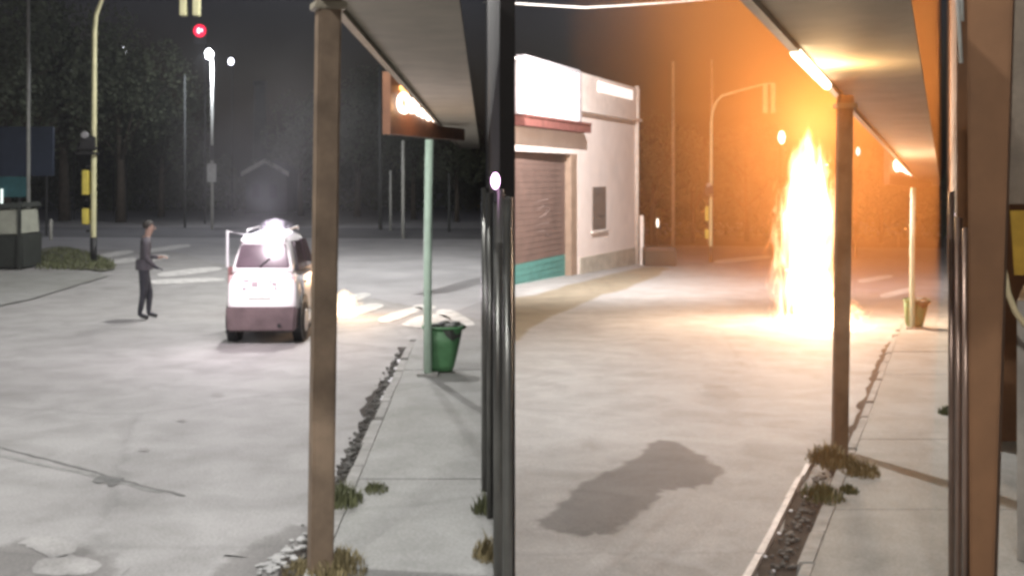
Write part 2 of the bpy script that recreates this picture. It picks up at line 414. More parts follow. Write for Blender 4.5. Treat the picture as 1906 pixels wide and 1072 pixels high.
walk_r = sidewalk(R, -1.03, 1.2, 4, 26, 2.6, .11)
def gutter(fr, o0, o1, d0, d1, name):
    a, b = [], []
    n = 60
    for i in range(n + 1):
        d = d0 + (d1 - d0) * i / n
        a.append(O(fr, o0(d) + random.uniform(-.05, .04), d, .012)); b.append(O(fr, o1(d), d, .012))
    return struct(sheet(name, M_wet, a + b[::-1]))
gutter(L, lambda d: -1.14 - .11 - .10 * max(0, math.sin(d * 1.1)) ** 2, lambda d: -1.12, 4, 17, 'gutter')
gutter(R, lambda d: -1.34 if d < 10.5 else -1.12, lambda d: -1.0, 4, 22, 'gutter')
lip = MB()
for i in range(7):
    d = 6 + i * .8; e = d + .78
    j = random.uniform(-.012, .012)
    lip.hexa([O(R, x + j, y, -.02) for x, y in [(-1.42, d), (-1.34, d), (-1.34, e), (-1.42, e)]], [O(R, x + j, y, .05 + random.uniform(-.01, .01)) for x, y in [(-1.405, d), (-1.35, d), (-1.35, e), (-1.405, e)]])
struct(lip.build('gutter_lip', mat('chalky_lip', (.6, .55, .52), .7, .3, 6), None, world=True))
# rubble in the gutter
def rubble(fr, off, d0, d1, n, smax, name):
    mb = MB()
    for i in range(n):
        d = random.uniform(d0, d1); r = random.uniform(.012, smax)
        mb.ball(O(fr, off + random.gauss(0, .05), d, .02 + r * .3), r, 5, 3, (random.uniform(.7, 1.3), random.uniform(.7, 1.6), random.uniform(.4, .8)))
    return stuff(mb.build(name, M_rubble, None, world=True))
rubble(L, -1.2, 6.2, 16.8, 520, .026, 'rubble')
rubble(R, -1.2, 6.5, 11, 160, .03, 'rubble')
# pale litter bits whose colour stands in for wet glints in the gutter
lit = MB()
for px, py in [(742, 690), (748, 680), (735, 705), (728, 735), (720, 738), (752, 672), (740, 700)]:
    c = P(L, px, py, .04)
    for k in range(6):
        lit.ball(c + Vector((random.gauss(0, .03), random.gauss(0, .12), random.uniform(0, .03))), random.uniform(.015, .04), 6, 4, (1, 1.3, .5))
stuff(lit.build('litter', mat('pale_glint_bits', (.75, .75, .78), .5, .3, 8), None, world=True))
glints2 = MB()  # pale bits standing in for the sparkles of the right gutter
for px, py in [(1425, 1035), (1450, 992), (1472, 950), (1497, 925), (1555, 893), (1440, 1062), (1510, 905)]:
    glints2.ball(P(R, px, py, .03), random.uniform(.012, .022), 6, 4, (1, 1.2, .6))
stuff(glints2.build('litter', mat('pale_glint_bits', (.75, .75, .78)), None, world=True))
# foam at bottom left of the post
fo = MB()
for k in range(60):
    t = random.random(); px = 480 + 100 * t; py = 1068 - 75 * t
    fo.ball(P(L, px + random.gauss(0, 10), py + random.gauss(0, 8), .015), random.uniform(.008, .03), 6, 3, (1.2, 1.5, .4))
stuff(fo.build('gravel', mat('pale_grit', (.34, .34, .33), .7, .4, 8), None, world=True))

# weeds
def weed(fr, px, py, h, spread, n, label, m, hh=.11):
    base = P(fr, px, py, hh); mb = MB()
    for i in range(int(n * 2.6)):
        a = random.uniform(0, 6.283); rr = spread * 2.1 * random.random() ** .8; hfac = 1 - .6 * (rr / spread / 2.1) ** 2; b = base + Vector((rr * math.cos(a), rr * math.sin(a) * 1.4, 0))
        l = h * random.uniform(.2, .9) * hfac; w = random.uniform(.003, .008); t = random.uniform(0, 6.283); lean = random.uniform(.1, .6) * l
        dx, dy = math.cos(t), math.sin(t)
        p1 = b + Vector((dx * lean * .35, dy * lean * .35, l * .6)); p2 = b + Vector((dx * lean, dy * lean, l * .92))
        s = Vector((-dy, dx, 0)) * w
        mb.add([b - s, b + s, p1 + s * .8, p1 - s * .8, p2], [(0, 1, 2, 3), (3, 2, 4)])
    return tag(mb.build('weed_clump', m, None, world=True), label, 'weeds', 'weed clumps on the sidewalks')
weed(L, 640, 935, .22, .07, 150, 'green weed clump growing in the kerb just right of the brown post', M_weed)
weed(L, 700, 912, .10, .05, 70, 'small dark weeds in the slab joint beyond the brown post', M_weed)
weed(L, 628, 1062, .2, .09, 160, 'yellowish grass clump at the bottom of the picture beside the post foot', M_drygrass)
weed(L, 905, 950, .2, .05, 90, 'dark weeds at the foot of the slim steel post by the shop wall', M_weed)
weed(L, 908, 1035, .2, .05, 90, 'dry weeds along the shop wall nearest the camera', M_drygrass)
weed(L, 560, 1066, .12, .06, 170, 'straggly grass in the gutter left of the brown post', M_drygrass, 0)
weed(R, 1545, 862, .28, .11, 260, 'tall dry grass clump round the post foot in the firelit street', M_drygrass)
weed(R, 1600, 880, .2, .09, 180, 'dry grass right of the post foot in the firelit street', M_drygrass)
weed(R, 1530, 925, .18, .09, 180, 'low green weeds at the kerb in front of the firelit post', M_weed)
weed(R, 1580, 915, .10, .04, 110, 'dark weed tuft just below the firelit post', M_weed)
weed(R, 1762, 770, .16, .05, 70, 'dark weeds by the brown wall of the firelit street', M_weed)

# ------------------------------------------------------------------ the shop wall, shaped as a wedge divider that blocks firelight, and the right one
sh = thing('shop_divider', 'tall dark shop wall with slim steel posts, doubling as light divider, at the right of the darker street', 'building', O(L, .1, 7, 0))
w = MB()
def wedge(d0, d1, z0, z1, inset=0):
    lf = lambda d: L.k * d + .1; rt = lambda d: max(.0028 * d, lf(d) + .06)
    pts = [(lf(d0), d0), (rt(d0), d0), (rt(d1), d1), (lf(d1), d1)]
    w.hexa([(x, y, z0 - .03 * y) for x, y in pts], [(x, y, z1) for x, y in pts])
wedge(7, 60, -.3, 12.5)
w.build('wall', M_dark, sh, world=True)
for (off, d, r, top) in [(.015, 8.9, .032, 2.50), (.048, 8.2, .026, 2.47), (.085, 6.4, .030, 2.52), (.125, 5.9, .026, 2.48)]:
    p = MB(); p.tube([O(L, off, d, .1), O(L, off, d, 1.2), O(L, off, d, top)], r, 10)
    p.build('post', M_steel, sh, world=True, smooth=True)
# lamp with violet glare on top of the post
vl = thing('wall_lamp', 'small violet glowing lamp beside the dark shop posts', 'lamp', Q(922, 337, 6.35), 0, 'small lamps by the shop walls')
MB().ball((0, 0, 0), .024, 12, 8, (1, 1, 1.9)).build('bulb', glow('violet_glow', (1.0, .55, 1.0), 9), vl, smooth=True)
MB().tube([(0, .02, -.12), (0, .02, -.03)], .012, 8).build('stem', M_black, vl)

shr = thing('brown_shop', 'brown shop front with round column at the far right of the firelit street', 'building', O(R, .2, 12, 0))
w2 = MB(); pts = [(R.k * 12 + .13, 12), (R.k * 12 + 6, 13), (R.k * 75 + 6, 75), (R.k * 75 + .13, 75)]
w2.hexa([(x, y, -.3 - R.s * y) for x, y in pts], [(x, y, 11) for x, y in pts]); w2.build('wall', M_brownwall, shr, world=True)
cm = MB(); cm.hexa([Q(1806, 1300, 6.2), Q(1842, 1300, 6.2), Q(1850, 1300, 6.5), Q(1808, 1300, 6.5)], [Q(1800, -80, 6.2), Q(1888, -80, 6.2), Q(1892, -80, 6.5), Q(1802, -80, 6.5)])
cm.build('pillar', M_brownwall, shr, world=True, bevel=.012)
for (px, d, r, top) in [(1771, 6.9, .019, 2.5), (1784, 6.6, .02, 2.35), (1798, 6.4, .02, 2.3)]:
    c = Q(px, 326, d); p = MB(); p.tube([(c.x, c.y, -R.s * d + .1), (c.x, c.y, 1.), (c.x, c.y, top)], r, 10); p.build('post', mat('bronze_steel', (.28, .20, .16), .3, .3, 2, metal=.6, bump=.03), shr, world=True, smooth=True)
p = MB(); a = Q(1781, -40, 11); p.tube([a, Q(1784, 30, 11), Q(1789, 118, 11)], .02, 10); a = Q(1788, -40, 11.02); p.tube([a, Q(1791, 40, 11.02)], .02, 10)
p.build('conduit', M_galv, shr, world=True, smooth=True)
p = MB(); p.hexa([Q(1893, 1180, 8), Q(1990, 1180, 8), Q(1990, 1180, 9), Q(1905, 1180, 9)], [Q(1893, 560, 8), Q(1990, 560, 8), Q(1990, 530, 9), Q(1905, 530, 9)])
p.build('pier', M_plaster, shr, world=True)
p = MB(); p.hexa([Q(1888, 512, 7.8), Q(1990, 512, 7.8), Q(1990, 512, 7.9), Q(1888, 512, 7.9)], [Q(1880, 392, 7.8), Q(1990, 392, 7.8), Q(1990, 392, 7.9), Q(1880, 392, 7.9)])
p.build('ochre_panel', M_ypanel, shr, world=True)
p = MB(); p.tube([Q(1868, 500, 7.7), Q(1876, 545, 7.7), Q(1890, 580, 7.7), Q(1908, 604, 7.7), Q(1930, 620, 7.7)], .022, 8)
p.build('hose', mat('cream_hose', (.6, .5, .3), .5), shr, world=True, smooth=True)
p = MB(); p.hexa([Q(1846, 328, 8), Q(1874, 328, 8), Q(1874, 328, 8.1), Q(1846, 328, 8.1)], [Q(1846, 200, 8), Q(1874, 200, 8), Q(1874, 200, 8.1), Q(1846, 200, 8.1)])
p.build('meter_box', mat('plum_box', (.07, .045, .06), .5), shr, world=True, bevel=.01)
p = MB(); p.hexa([Q(1876, 380, 8.2), Q(1990, 380, 8.2), Q(1990, 380, 8.6), Q(1876, 380, 8.6)], [Q(1876, -60, 8.2), Q(1990, -60, 8.2), Q(1990, -60, 8.6), Q(1876, -60, 8.6)])
p.build('upper_panel', mat('grey_brown_panel', (.20, .16, .12), .7), shr, world=True)
vl2 = thing('wall_lamp', 'small white glowing lamp beside the brown shop posts in the firelit street', 'lamp', Q(1772, 399, 10.5), 0, 'small lamps by the shop walls')
MB().ball((0, 0, 0), .026, 12, 8, (1, 1, 1.9)).build('bulb', glow('pinkwhite_glow', (1.0, .82, .95), 6), vl2, smooth=True)
MB().tube([(0, .02, -.12), (0, .02, -.03)], .012, 8).build('stem', M_black, vl2)

# ------------------------------------------------------------------ awnings
def awning(fr, lab, d0, d1, o0, o1, hz, post_off, post_d, postlab, lean):
    t = thing('awning', lab, 'awning', O(fr, o0, post_d, hz), 0, 'street awnings over the sidewalks')
    s = MB(); s.hexa([O(fr, o0, d0, hz), O(fr, o1, d0, hz), O(fr, o1, d1, hz), O(fr, o0, d1, hz)],
                     [O(fr, o0, d0, hz + .04), O(fr, o1, d0, hz + .04), O(fr, o1, d1, hz + .04), O(fr, o0, d1, hz + .04)])
    s.build('soffit', M_soffit, t, world=True)
    e = MB(); e.hexa([O(fr, o0 - .07, d0, hz - .05), O(fr, o0 - .002, d0, hz - .05), O(fr, o0 - .002, d1, hz - .05), O(fr, o0 - .07, d1, hz - .05)],
                     [O(fr, o0 - .07, d0, hz + .08), O(fr, o0 - .002, d0, hz + .08), O(fr, o0 - .002, d1, hz + .08), O(fr, o0 - .07, d1, hz + .08)])
    e.build('edge_beam', M_beam, t, world=True)
    ps = MB(); x0 = O(fr, post_off - lean, post_d, -.02); x1 = O(fr, post_off, post_d, hz - .052); hw, hd = .072, .07
    cs = lambda p: [p + Matrix.Rotation(fr.ang + .35, 3, 'Z') @ Vector(v) for v in ((-hw, -hd, 0), (hw, -hd, 0), (hw, hd, 0), (-hw, hd, 0))]
    ps.hexa(cs(x0), cs(x1)); ps.build('post', M_brown, t, world=True, bevel=.014)
    for dz in (hz - .16,):
        br = MB(); cpt = O(fr, post_off, post_d, dz); br.box((cpt.x, cpt.y, cpt.z), (.20, .19, .05), fr.ang + .35); br.build('post_bracket', M_beam, t, world=True, bevel=.008)
    return t
awn = awning(L, 'beige awning underside on a brown post in the darker street', 3, 52, -1.015, -.17, ZC + 1.22, -.975, 7.1, '', .055)
awr = awning(R, 'firelit beige awning on an orange-lit post in the street with the fire', 3, 60, -1.08, -.20, ZC + 1.22, -1.02, 11.6, '', .06)
# tube lamp under the edge of the firelit awning
a = O(R, -1.115, 8.45, ZC + 1.17); b = O(R, -1.115, 10.7, ZC + 1.17)
tl = thing('tube_lamp', 'glowing tube lamp fixed along the edge of the firelit awning', 'lamp', a)
MB().tube([a, b], .04, 10).build('tube', glow('tube_glow', (1, .86, .62), 7), tl, world=True, smooth=True)
MB().tube([a + Vector((0, 0, .055)), b + Vector((0, 0, .055))], .018, 6).build('casing', M_beam, tl, world=True)
light('tube_light', 'POINT', (a + b) / 2 + Vector((.1, 0, -.22)), 55, (1, .62, .28), tl, .1)

# ------------------------------------------------------------------ wall bracket lamps added out of view to light both streets
def added_bracket_lamp(fr, off, d, z, reach, energy, col, lab):
    b = O(fr, off, d, z); t = thing('street_lamp', lab, 'street lamp', b, fr.ang, 'added bracket lamps on the shop walls')
    MB().tube([(0, 0, 0), (-reach * .5, 0, .35), (-reach, 0, .4)], .05, 10).build('arm', M_galv, t, smooth=True)
    MB().box((-reach - .2, 0, .42), (.6, .3, .12), 0, .8).build('head', M_galv, t, bevel=.02)
    MB().box((-reach - .2, 0, .345), (.44, .2, .02)).build('lens', glow('added_lamp_lens', (1, .98, .95), 12), t)
    p = t.matrix_basis @ Vector((-reach - .2, 0, .30))
    light('lamp_light', 'SPOT', p, energy, col, t, .12, p + Vector((0, 0, -5)), 172, .25)
    return t
COOL = (1.0, .985, .96)
added_bracket_lamp(L, .08, 8, 9.2, 5.0, 3500, COOL, 'added unseen bracket lamp high on the dark shop wall nearest the camera')
added_bracket_lamp(L, .08, 22, 9.2, 3.0, 4600, COOL, 'added unseen bracket lamp high on the dark shop wall over the white car')
added_bracket_lamp(L, .08, 31, 9.2, 3.4, 4300, COOL, 'added unseen bracket lamp high on the dark shop wall nearest the crossing')
added_bracket_lamp(R, .12, 15, 10.2, 4.6, 7000, COOL, 'added unseen bracket lamp high on the brown shop wall nearest the camera')
def added_cable_lamp(fr, off, d, z, energy, lab):  # lamp added out of view to brighten the pink building
    p = O(fr, off, d, 0); p.z = z; t = thing('street_lamp', lab, 'street lamp', p, 0)
    MB().tube([(0, 0, .05), (0, 0, .5)], .02, 6).build('hanger', M_black, t)
    MB().tube([(0, 0, .12), (0, 0, .05), (0, 0, -.02)], [.06, .2, .3], 14).build('shade', M_galv, t, smooth=True)
    MB().tube([(0, 0, -.03), (0, 0, -.05)], .2, 14).build('lens', glow('added_lamp_lens', (1, .98, .95), 12), t)
    a = Vector((.15, d, z + 1.0)); b = Vector((fr.k * d + .12, d, z + 1.0))
    MB().tube([a, p + Vector((0, 0, .5)), b], .02, 6).build('cable', M_black, t, world=True)
    light('lamp_light', 'SPOT', p + Vector((0, 0, -.12)), energy, (1, .95, .92), t, .12, Vector((2.6, 46, 1.0)), 172, .6)
added_cable_lamp(R, -9.6, 35, 9.8, 15000, 'added unseen lamp hung on a cable over the firelit street in front of the pink building')
# mast lamps added at the camera's own back to light what faces it
def added_mast_lamp(x, y, z, reach, energy, lab):
    t = thing('street_lamp', lab, 'street lamp', (x, y, 0), 0, 'lamps added on masts behind the camera')
    MB().tube([(0, 0, 0), (0, 0, z * .6), (0, 0, z)], [.1, .08, .06], 10).build('mast', M_galv, t, smooth=True)
    MB().tube([(0, 0, z), (reach * .5, .1, z + .3), (reach, .2, z + .35)], .045, 8).build('arm', M_galv, t, smooth=True)
    MB().box((reach, .2, z + .36), (.6, .3, .12), 0, .8).build('head', M_galv, t, bevel=.02)
    MB().box((reach, .2, z + .285), (.44, .2, .02)).build('lens', glow('added_lamp_lens', (1, .98, .95), 12), t)
    p = Vector((x + reach, y + .2, z + .23)); light('lamp_light', 'SPOT', p, energy, COOL, t, .12, p + Vector((0, 2.5, -5)), 170, .25)
added_mast_lamp(-4.5, -2, 6.5, .8, 2400, 'added street lamp on a mast behind the camera on the darker street')
added_mast_lamp(-1.2, -1.5, 6.5, 1.8, 2300, 'added street lamp on a mast behind the camera between the streets')

# ------------------------------------------------------------------ sign pole, sign and bin (both streets)
def sign_pole(fr, px, py, lab, slab, blab, first):
    b = P(fr, px, py, .11); 
    t = thing('corner_pole', lab, 'pole', b, fr.ang, 'corner poles with bins')
    MB().tube([(0, 0, .02), (0, 0, 1.5), (0.02, 0, 2.93)], .052, 12).build('pole', M_greenpole, t, smooth=True)
    MB().box((0, 0, .015), (.26, .2, .03)).build('foot_plate', M_kerb, t, bevel=.006)
    # bin
    bb = b + Vector((.14, .26, .0)); k = thing('litter_bin', blab, 'bin', bb, fr.ang, 'green litter bins beside the corner poles')
    def ring_(z, rx, ry, n=20, cx=0): return [Vector((cx + rx * math.copysign(abs(math.cos(2 * math.pi * i / n)) ** .6, math.cos(2 * math.pi * i / n)), ry * math.copysign(abs(math.sin(2 * math.pi * i / n)) ** .6, math.sin(2 * math.pi * i / n)), z)) for i in range(n)]
    body = MB(); body.loft([ring_(.02, .16, .13), ring_(.1, .19, .15), ring_(.35, .225, .18, cx=.02), ring_(.56, .25, .2, cx=.04)]); body.build('tub', M_bin, k, smooth=True)
    rim = MB(); rr = ring_(.57, .26, .21, cx=.04); rim.tube(rr + [rr[0]], .018, 8); rim.build('rim', M_bin, k, smooth=True)
    bag = MB()
    for i in range(14): bag.ball((.1 + random.gauss(0, .08), random.gauss(-.05, .08), .57 + random.uniform(-.02, .03)), random.uniform(.05, .09), 7, 5, (1, 1, .6))
    bag.build('bin_liner', M_binbag, k, smooth=True)
    fl = MB(); fl.add([(.02, -.205, .58), (.13, -.21, .585), (.27, -.12, .58), (.26, -.14, .46), (.16, -.215, .42), (.07, -.21, .49)], [(0, 1, 4, 5), (1, 2, 3, 4)]); fl.build('liner_flap', M_binbag, k)
    return t
def hanging_sign(fr, dl, dr, o0, o1, lab):
    A = O(fr, o0, dl, 0); B = O(fr, o1, dr, 0); A.z += 0; mid = O(fr, -1.16, (dl + dr) / 2, 3.45)
    t = thing('hanging_sign', lab, 'sign', O(fr, o0, dl, 3.45), 0, 'lit signs hung from the awnings')
    ux = (B - A); nn = Vector((ux.y, -ux.x, 0)).normalized() * -1
    if nn.y > 0: nn = -nn
    def fp(u, z, out=0): return O(fr, o0 + (o1 - o0) * u, dl + (dr - dl) * u, z) + nn * out
    ue = (-1.17 - o0) / (o1 - o0)
    def board(u0, u1, z0, z1, nm):
        return MB().hexa([fp(u0, z0, .09), fp(u1, z0, .09), fp(u1, z0, -.09), fp(u0, z0, -.09)], [fp(u0, z1, .09), fp(u1, z1, .09), fp(u1, z1, -.09), fp(u0, z1, -.09)]).build(nm, M_signbox, t, world=True)
    sg = board(0, ue, 3.742, 4.75, 'sign_box'); board(0, 1, 3.45, 3.74, 'sign_skirt')
    g = glow('sign_glow', (1, .80, .66), 5)
    fc = lambda u, z: fp(u, z, .13)
    MB().tube([fc(.135 + .055 * math.cos(k / 16 * 6.283), 4.13 + .17 * math.sin(k / 16 * 6.283)) for k in range(17)], .06, 8).build('lit_letter', g, sg, world=True, smooth=True)
    MB().tube([fc(.235, 3.94), fc(.235, 4.22), fc(.29, 4.26), fc(.31, 4.14), fc(.27, 4.08), fc(.325, 3.95)], .06, 8).build('lit_letter', g, sg, world=True, smooth=True)
    MB().tube([fc(.355, 4.06), fc(.375, 3.92), fc(.415, 4.0), fc(.445, 3.88), fc(.49, 3.96), fc(.53, 3.86)], .06, 8).build('lit_letter', g, sg, world=True, smooth=True)
    MB().tube([fc(.10, 4.46), fc(.13, 4.40), fc(.165, 4.34)], .05, 8).build('lit_mark', glow('sign_orange', (1, .45, .12), 3), sg, world=True, smooth=True)
    for u in (.02, ue - .02): MB().tube([fp(u, 4.74), fp(u, 5.0)], .03, 6).build('hanger', M_black, t, world=True)
    MB().tube([fp(0, 5.0), fp(ue, 5.0), O(fr, -1.1, dl + (dr - dl) * ue, 3.86)], .035, 6).build('bracket', M_black, t, world=True)
    light('sign_light', 'POINT', fp(.2, 4.1, .5), 22, (1, .5, .2), t, .1)
hanging_sign(L, 23.5, 28, -2.02, -.55, 'red-brown sign with glowing pale letters under the awning of the darker street')
hanging_sign(R, 39, 46, -2.0, -.6, 'sign with glowing letters under the firelit awning')
sign_pole(L, 796, 698, 'pale green pole standing beside the green bin at the darker corner', '', 'green plastic litter bin behind the pale green pole at the darker corner', True)
sign_pole(R, 1698, 612, 'slim pale pole beside the olive bin in the firelit street', '', 'small olive litter bin beside the firelit corner pole', False)

# ------------------------------------------------------------------ traffic signal masts
def mast(fr, px, py, lab):
    b = P(fr, px, py); px_m = F / b.y; t = thing('traffic_light', lab, 'traffic light', b, 0, 'traffic lights on curved masts')
    u = lambda x, y: ((x) / px_m_ref, 0, (y) / px_m_ref)   # offsets in the darker street's photo pixels
    px_m_ref = F / dof(L, 490)
    pts = [u(0, 0), u(0, 60), u(1, 250), u(2, 430), u(5, 462), u(16, 492), u(34, 512), (u(95, 530)), u(165, 548)]
    MB().tube(pts, [.085, .08, .075, .07, .065, .06, .055, .05, .045], 12).build('mast', M_cream, t, smooth=True)
    MB().tube([u(0, 1), u(0, 48)], .095, 12).build('base_sleeve', M_black, t, smooth=True)
    for x in (168, 192):
        h = MB(); h.box(u(x, 505), (.19, .26, 1.45)); hd = h.build('signal_head', M_cream, t, bevel=.02)
        for k in range(3):
            MB().tube([(u(x, 0)[0], .135, u(0, 505 + (k - 1) * 29)[2]), (u(x, 0)[0], .28, u(0, 505 + (k - 1) * 29)[2])], .085, 10).build('visor', M_black, hd)
    MB().tube([u(165, 548), u(180, 550), u(195, 551)], .04, 8).build('head_hanger', M_cream, t)
    for (y, hh) in ((150, .72), (87, .46)):
        MB().box((u(-13, 0)[0], -.05, u(0, y)[2]), (.17, .2, hh)).build('side_head', M_yellow, t, bevel=.02)
    for y in (180, 118, 60):
        MB().box((u(-9, 0)[0], 0, u(0, y)[2]), (.13, .06, .06)).build('bracket', M_black, t)
    sg = MB(); sg.box((u(-8, 0)[0], -.08, u(0, 222)[2]), (.42, .24, .46)); s = sg.build('pedestrian_head', M_black, t, bevel=.03)
    for z in (204, 214): MB().box((u(-8, 0)[0], -.14, u(0, z)[2]), (.62 if z < 210 else .52, .3, .05)).build('hood', M_black, s)
    MB().tube([(u(-10, 0)[0], -.21, u(0, 238)[2]), (u(-10, 0)[0], -.30, u(0, 238)[2])], .1, 12).build('lens', mat('grey_lens', (.25, .25, .26), .3), s)
    return t
mast(L, 174, 490, 'cream mast traffic light with yellow side heads in the grassy verge')
mast(R, 1323, 488, 'orange-lit traffic light with curved arm beside the fire')

# ------------------------------------------------------------------ poles and lamps far off
def pole(fr, px, ytop, ybase, r, m, lab, d=None, group='slim poles beyond the crossings'):
    if d is None: b = P(fr, px, ybase); z1 = Q(px, ytop, b.y).z - b.z
    else: b = Q(px, 430, d); b.z = -fr.s * d; z1 = Q(px, ytop, d).z - b.z
    o = MB().tube([(0, 0, -.1), (0, 0, z1 * .5), (0, 0, z1)], [r, r * .9, r * .75], 10).build('pole', m, None, smooth=True)
    o.location = b; return tag(o, lab, 'pole', group)
pole(L, 53, -40, 452, .075, M_galv, 'tall pale pole over the dark blue billboard at far left')
pole(L, 588, 46, 440, .07, mat('olive_pole', (.28, .27, .17), .6), 'olive pole peeping out left of the brown awning post')
pole(L, 750, 262, 444, .075, M_galv, 'pale pole left of the pale green corner pole')
pole(L, 727, 318, 430, .06, M_galv, 'short dim pole next to the pale pole beyond the corner')
pole(L, 708, 120, 428, .09, M_grey, 'dim tall pole under the awning edge')
pole(L, 836, 322, 432, .06, M_grey, 'dim short pole right of the green corner pole')
pole(L, 344, 140, 424, .06, M_grey, 'faint pole below the red signal')
pole(R, 1253, 115, 468, .11, mat('warm_pole', (.36, .28, .2), .6), 'tall slim pole right of the pink building')
pole(R, 1325, 112, 462, .10, mat('warm_pole', (.36, .28, .2), .6), 'tall pole rising behind the curved mast by the fire')
pole(R, 1672, 425, 460, .05, M_grey, 'tiny pole left of the firelit corner pole')

def far_lamp(px, ytop, ybase, lab, gl, br, e, plate=True):
    b = P(L, px + 5, ybase); s = b.y / F
    t = thing('street_lamp', lab, 'street lamp', b, 0, 'lit street lamps beyond the crossing')
    z = Q(px, ytop, b.y).z - b.z
    MB().tube([(0, 0, 0), (0, 0, z * .5), (0, 0, z)], [.075, .07, .06], 10).build('pole', M_galv, t, smooth=True)
    MB().box((-5 * s, 0, z + .06), (16 * s, .3, .1), 0, .7).build('head', M_galv, t)
    MB().ball((-5 * s, -.05, z - .08), br, 12, 8, (1, .8, 1.3)).build('lens', glow(gl, (.92, .93, 1.0), 30), t, smooth=True)
    if plate:
        MB().box((0, -.1, Q(px, 322, b.y).z - b.z), (17 * s, .06, 34 * s)).build('plate', mat('grey_plate', (.42, .43, .43), .6), t, bevel=.01)
        MB().box((0, -.05, Q(px, 285, b.y).z - b.z), (.2, .2, 28 * s)).build('dark_sleeve', M_black, t)
    light('lamp_light', 'POINT', b + Vector((-5 * s, -.3, z - .5)), e, (.9, .92, 1), t, .15)
    return t
far_lamp(390, 98, 428, 'bright bluish-white street lamp on a pole straight above the white car', 'blue_white_glow', .18, 1300)
def lone_lamp(px, py, d, r, gl, col, s, lab, ybase=428, h=1.3):
    p = Q(px, py, d); t = thing('street_lamp', lab, 'street lamp', (p.x, p.y, -(R.s if px > 958 else 0) * d), 0, 'lit street lamps beyond the crossing')
    z = p.z - t.location.z
    MB().tube([(0, .3, 0), (0, .3, z)], [.05, .04], 8).build('pole', mat('black_pole', (.02, .02, .02), .7), t)
    MB().ball((0, 0, z), r, 10, 7, (1, 1, h)).build('lens', glow(gl, col, s), t, smooth=True)
    MB().tube([(0, .3, z), (0, 0, z + r * h)], .03, 6).build('arm', M_black, t)
    return t
lone_lamp(430, 115, 70, .16, 'far_white', (.86, .86, 1), 12, 'smaller white lamp just right of the bright street lamp')
lone_lamp(232, 95, 66, .14, 'far_white2', (.9, .9, 1), 7, 'white lamp among the dark trees right of the cream mast', h=2)
lone_lamp(134, 132, 66, .06, 'far_dim', (.8, .9, .8), 2, 'tiny dim lamp in the trees left of the cream mast')
lone_lamp(208, 160, 72, .05, 'far_dim2', (.7, .8, .9), 2, 'tiny dim lamp in the trees right of the cream mast')
lone_lamp(598, 145, 6.05 * 9, .14, 'violet_far', (.55, .5, 1), 8, 'violet lamp beside the brown awning post', h=2)
lone_lamp(1455, 256, 60, .20, 'pink_far', (1, .85, .8), 4, 'pinkish lamp left of the top of the flames', h=1.8)
lone_lamp(1224, 415, 66, .08, 'bollard_glow', (1, .9, .75), 2, 'small white bollard right of the pink building, drawn as a glowing speck', h=3.5)  # a white bollard, given a lamp's glow
lone_lamp(1597, 282, 60, .12, 'pink_far2', (1, .8, .85), 3, 'pinkish lamp right of the firelit awning post', h=2)
# far red signal
p = Q(372, 58, 60); rs = thing('traffic_light', 'traffic light glowing red high above the crossing', 'traffic light', (p.x, p.y, 0), 0)
MB().tube([(.25, .1, 0), (.25, .1, p.z + .3)], .05, 8).build('pole', mat('black_pole', (.02, .02, .02)), rs)
MB().box((0, .12, p.z - .2), (.62, .2, 1.0)).build('signal_head', M_black, rs, bevel=.03)
MB().tube([(0, .02, p.z), (0, -.04, p.z)], .33, 18).build('lens', glow('red_glow', (1, .015, .06), 1.2), rs, smooth=False)
MB().ball((-.05, -.06, p.z), .1, 10, 6, (.8, .5, 1.5)).build('lens_core', glow('red_core', (1, .35, .4), 6), rs, smooth=True)
MB().ball((.12, -.06, p.z + .02), .05, 10, 6, (.8, .5, 1.8)).build('lens_core', glow('red_core', (1, .35, .4), 6), rs, smooth=True)
# overhead cable of the firelit street
cb = MB(); cb.tube([Q(900, 4, 40), Q(1090, 15, 41), Q(1160, 11, 42), Q(1280, 3, 43), Q(1420, -12, 44)], .035, 6)
tag(cb.build('cable', mat('grey_cable', (.45, .42, .40), .6), None, world=True), 'pale overhead cable across the sky above the pink building', 'cable')

# ------------------------------------------------------------------ left edge: container, billboard, bollards
def container(fr, x0, x1, ytop, ybase, lab):
    a = P(fr, x0, ybase); b = P(fr, x1, ybase); s = a.y / F; w = b.x - a.x; h = (ybase - ytop) * s
    t = thing('waste_container', lab, 'container', (a + b) / 2, fr.ang * .5, 'waste containers at the crossings')
    MB().hexa([(-w / 2, -.6, .05), (w / 2, -.6, .05), (w / 2, .6, .05), (-w / 2, .6, .05)], [(-w / 2, -.7, h * .52), (w / 2, -.7, h * .52), (w / 2, .7, h * .52), (-w / 2, .7, h * .52)]).build('tub', M_hull, t, bevel=.02)
    MB().hexa([(-w / 2 - .02, -.74, h * .53), (w / 2 - .08, -.74, h * .53), (w / 2 - .08, .7, h * .53), (-w / 2, .7, h * .53)], [(-w / 2 - .02, -.70, h * .84), (w / 2 - .1, -.70, h * .90), (w / 2 - .1, .6, h * .90), (-w / 2, .6, h * .84)]).build('band', M_bandpale, t, bevel=.02)
    MB().hexa([(-w / 2 - .03, -.76, h * .86), (w / 2, -.76, h * .92), (w / 2, .72, h * .92), (-w / 2, .72, h * .86)], [(-w / 2 - .03, -.6, h * .95), (w / 2 - .03, -.6, h * 1.0), (w / 2 - .03, .6, h * 1.0), (-w / 2, .6, h * .95)]).build('lid', M_hull, t, bevel=.02)
    MB().box((w / 2 - .04, -.765, h * .46), (.09, .05, h * .9)).build('corner_post', M_hull, t)
    return t
container(L, -60, 60, 376, 499, 'dark waste container with pale band at the left edge')
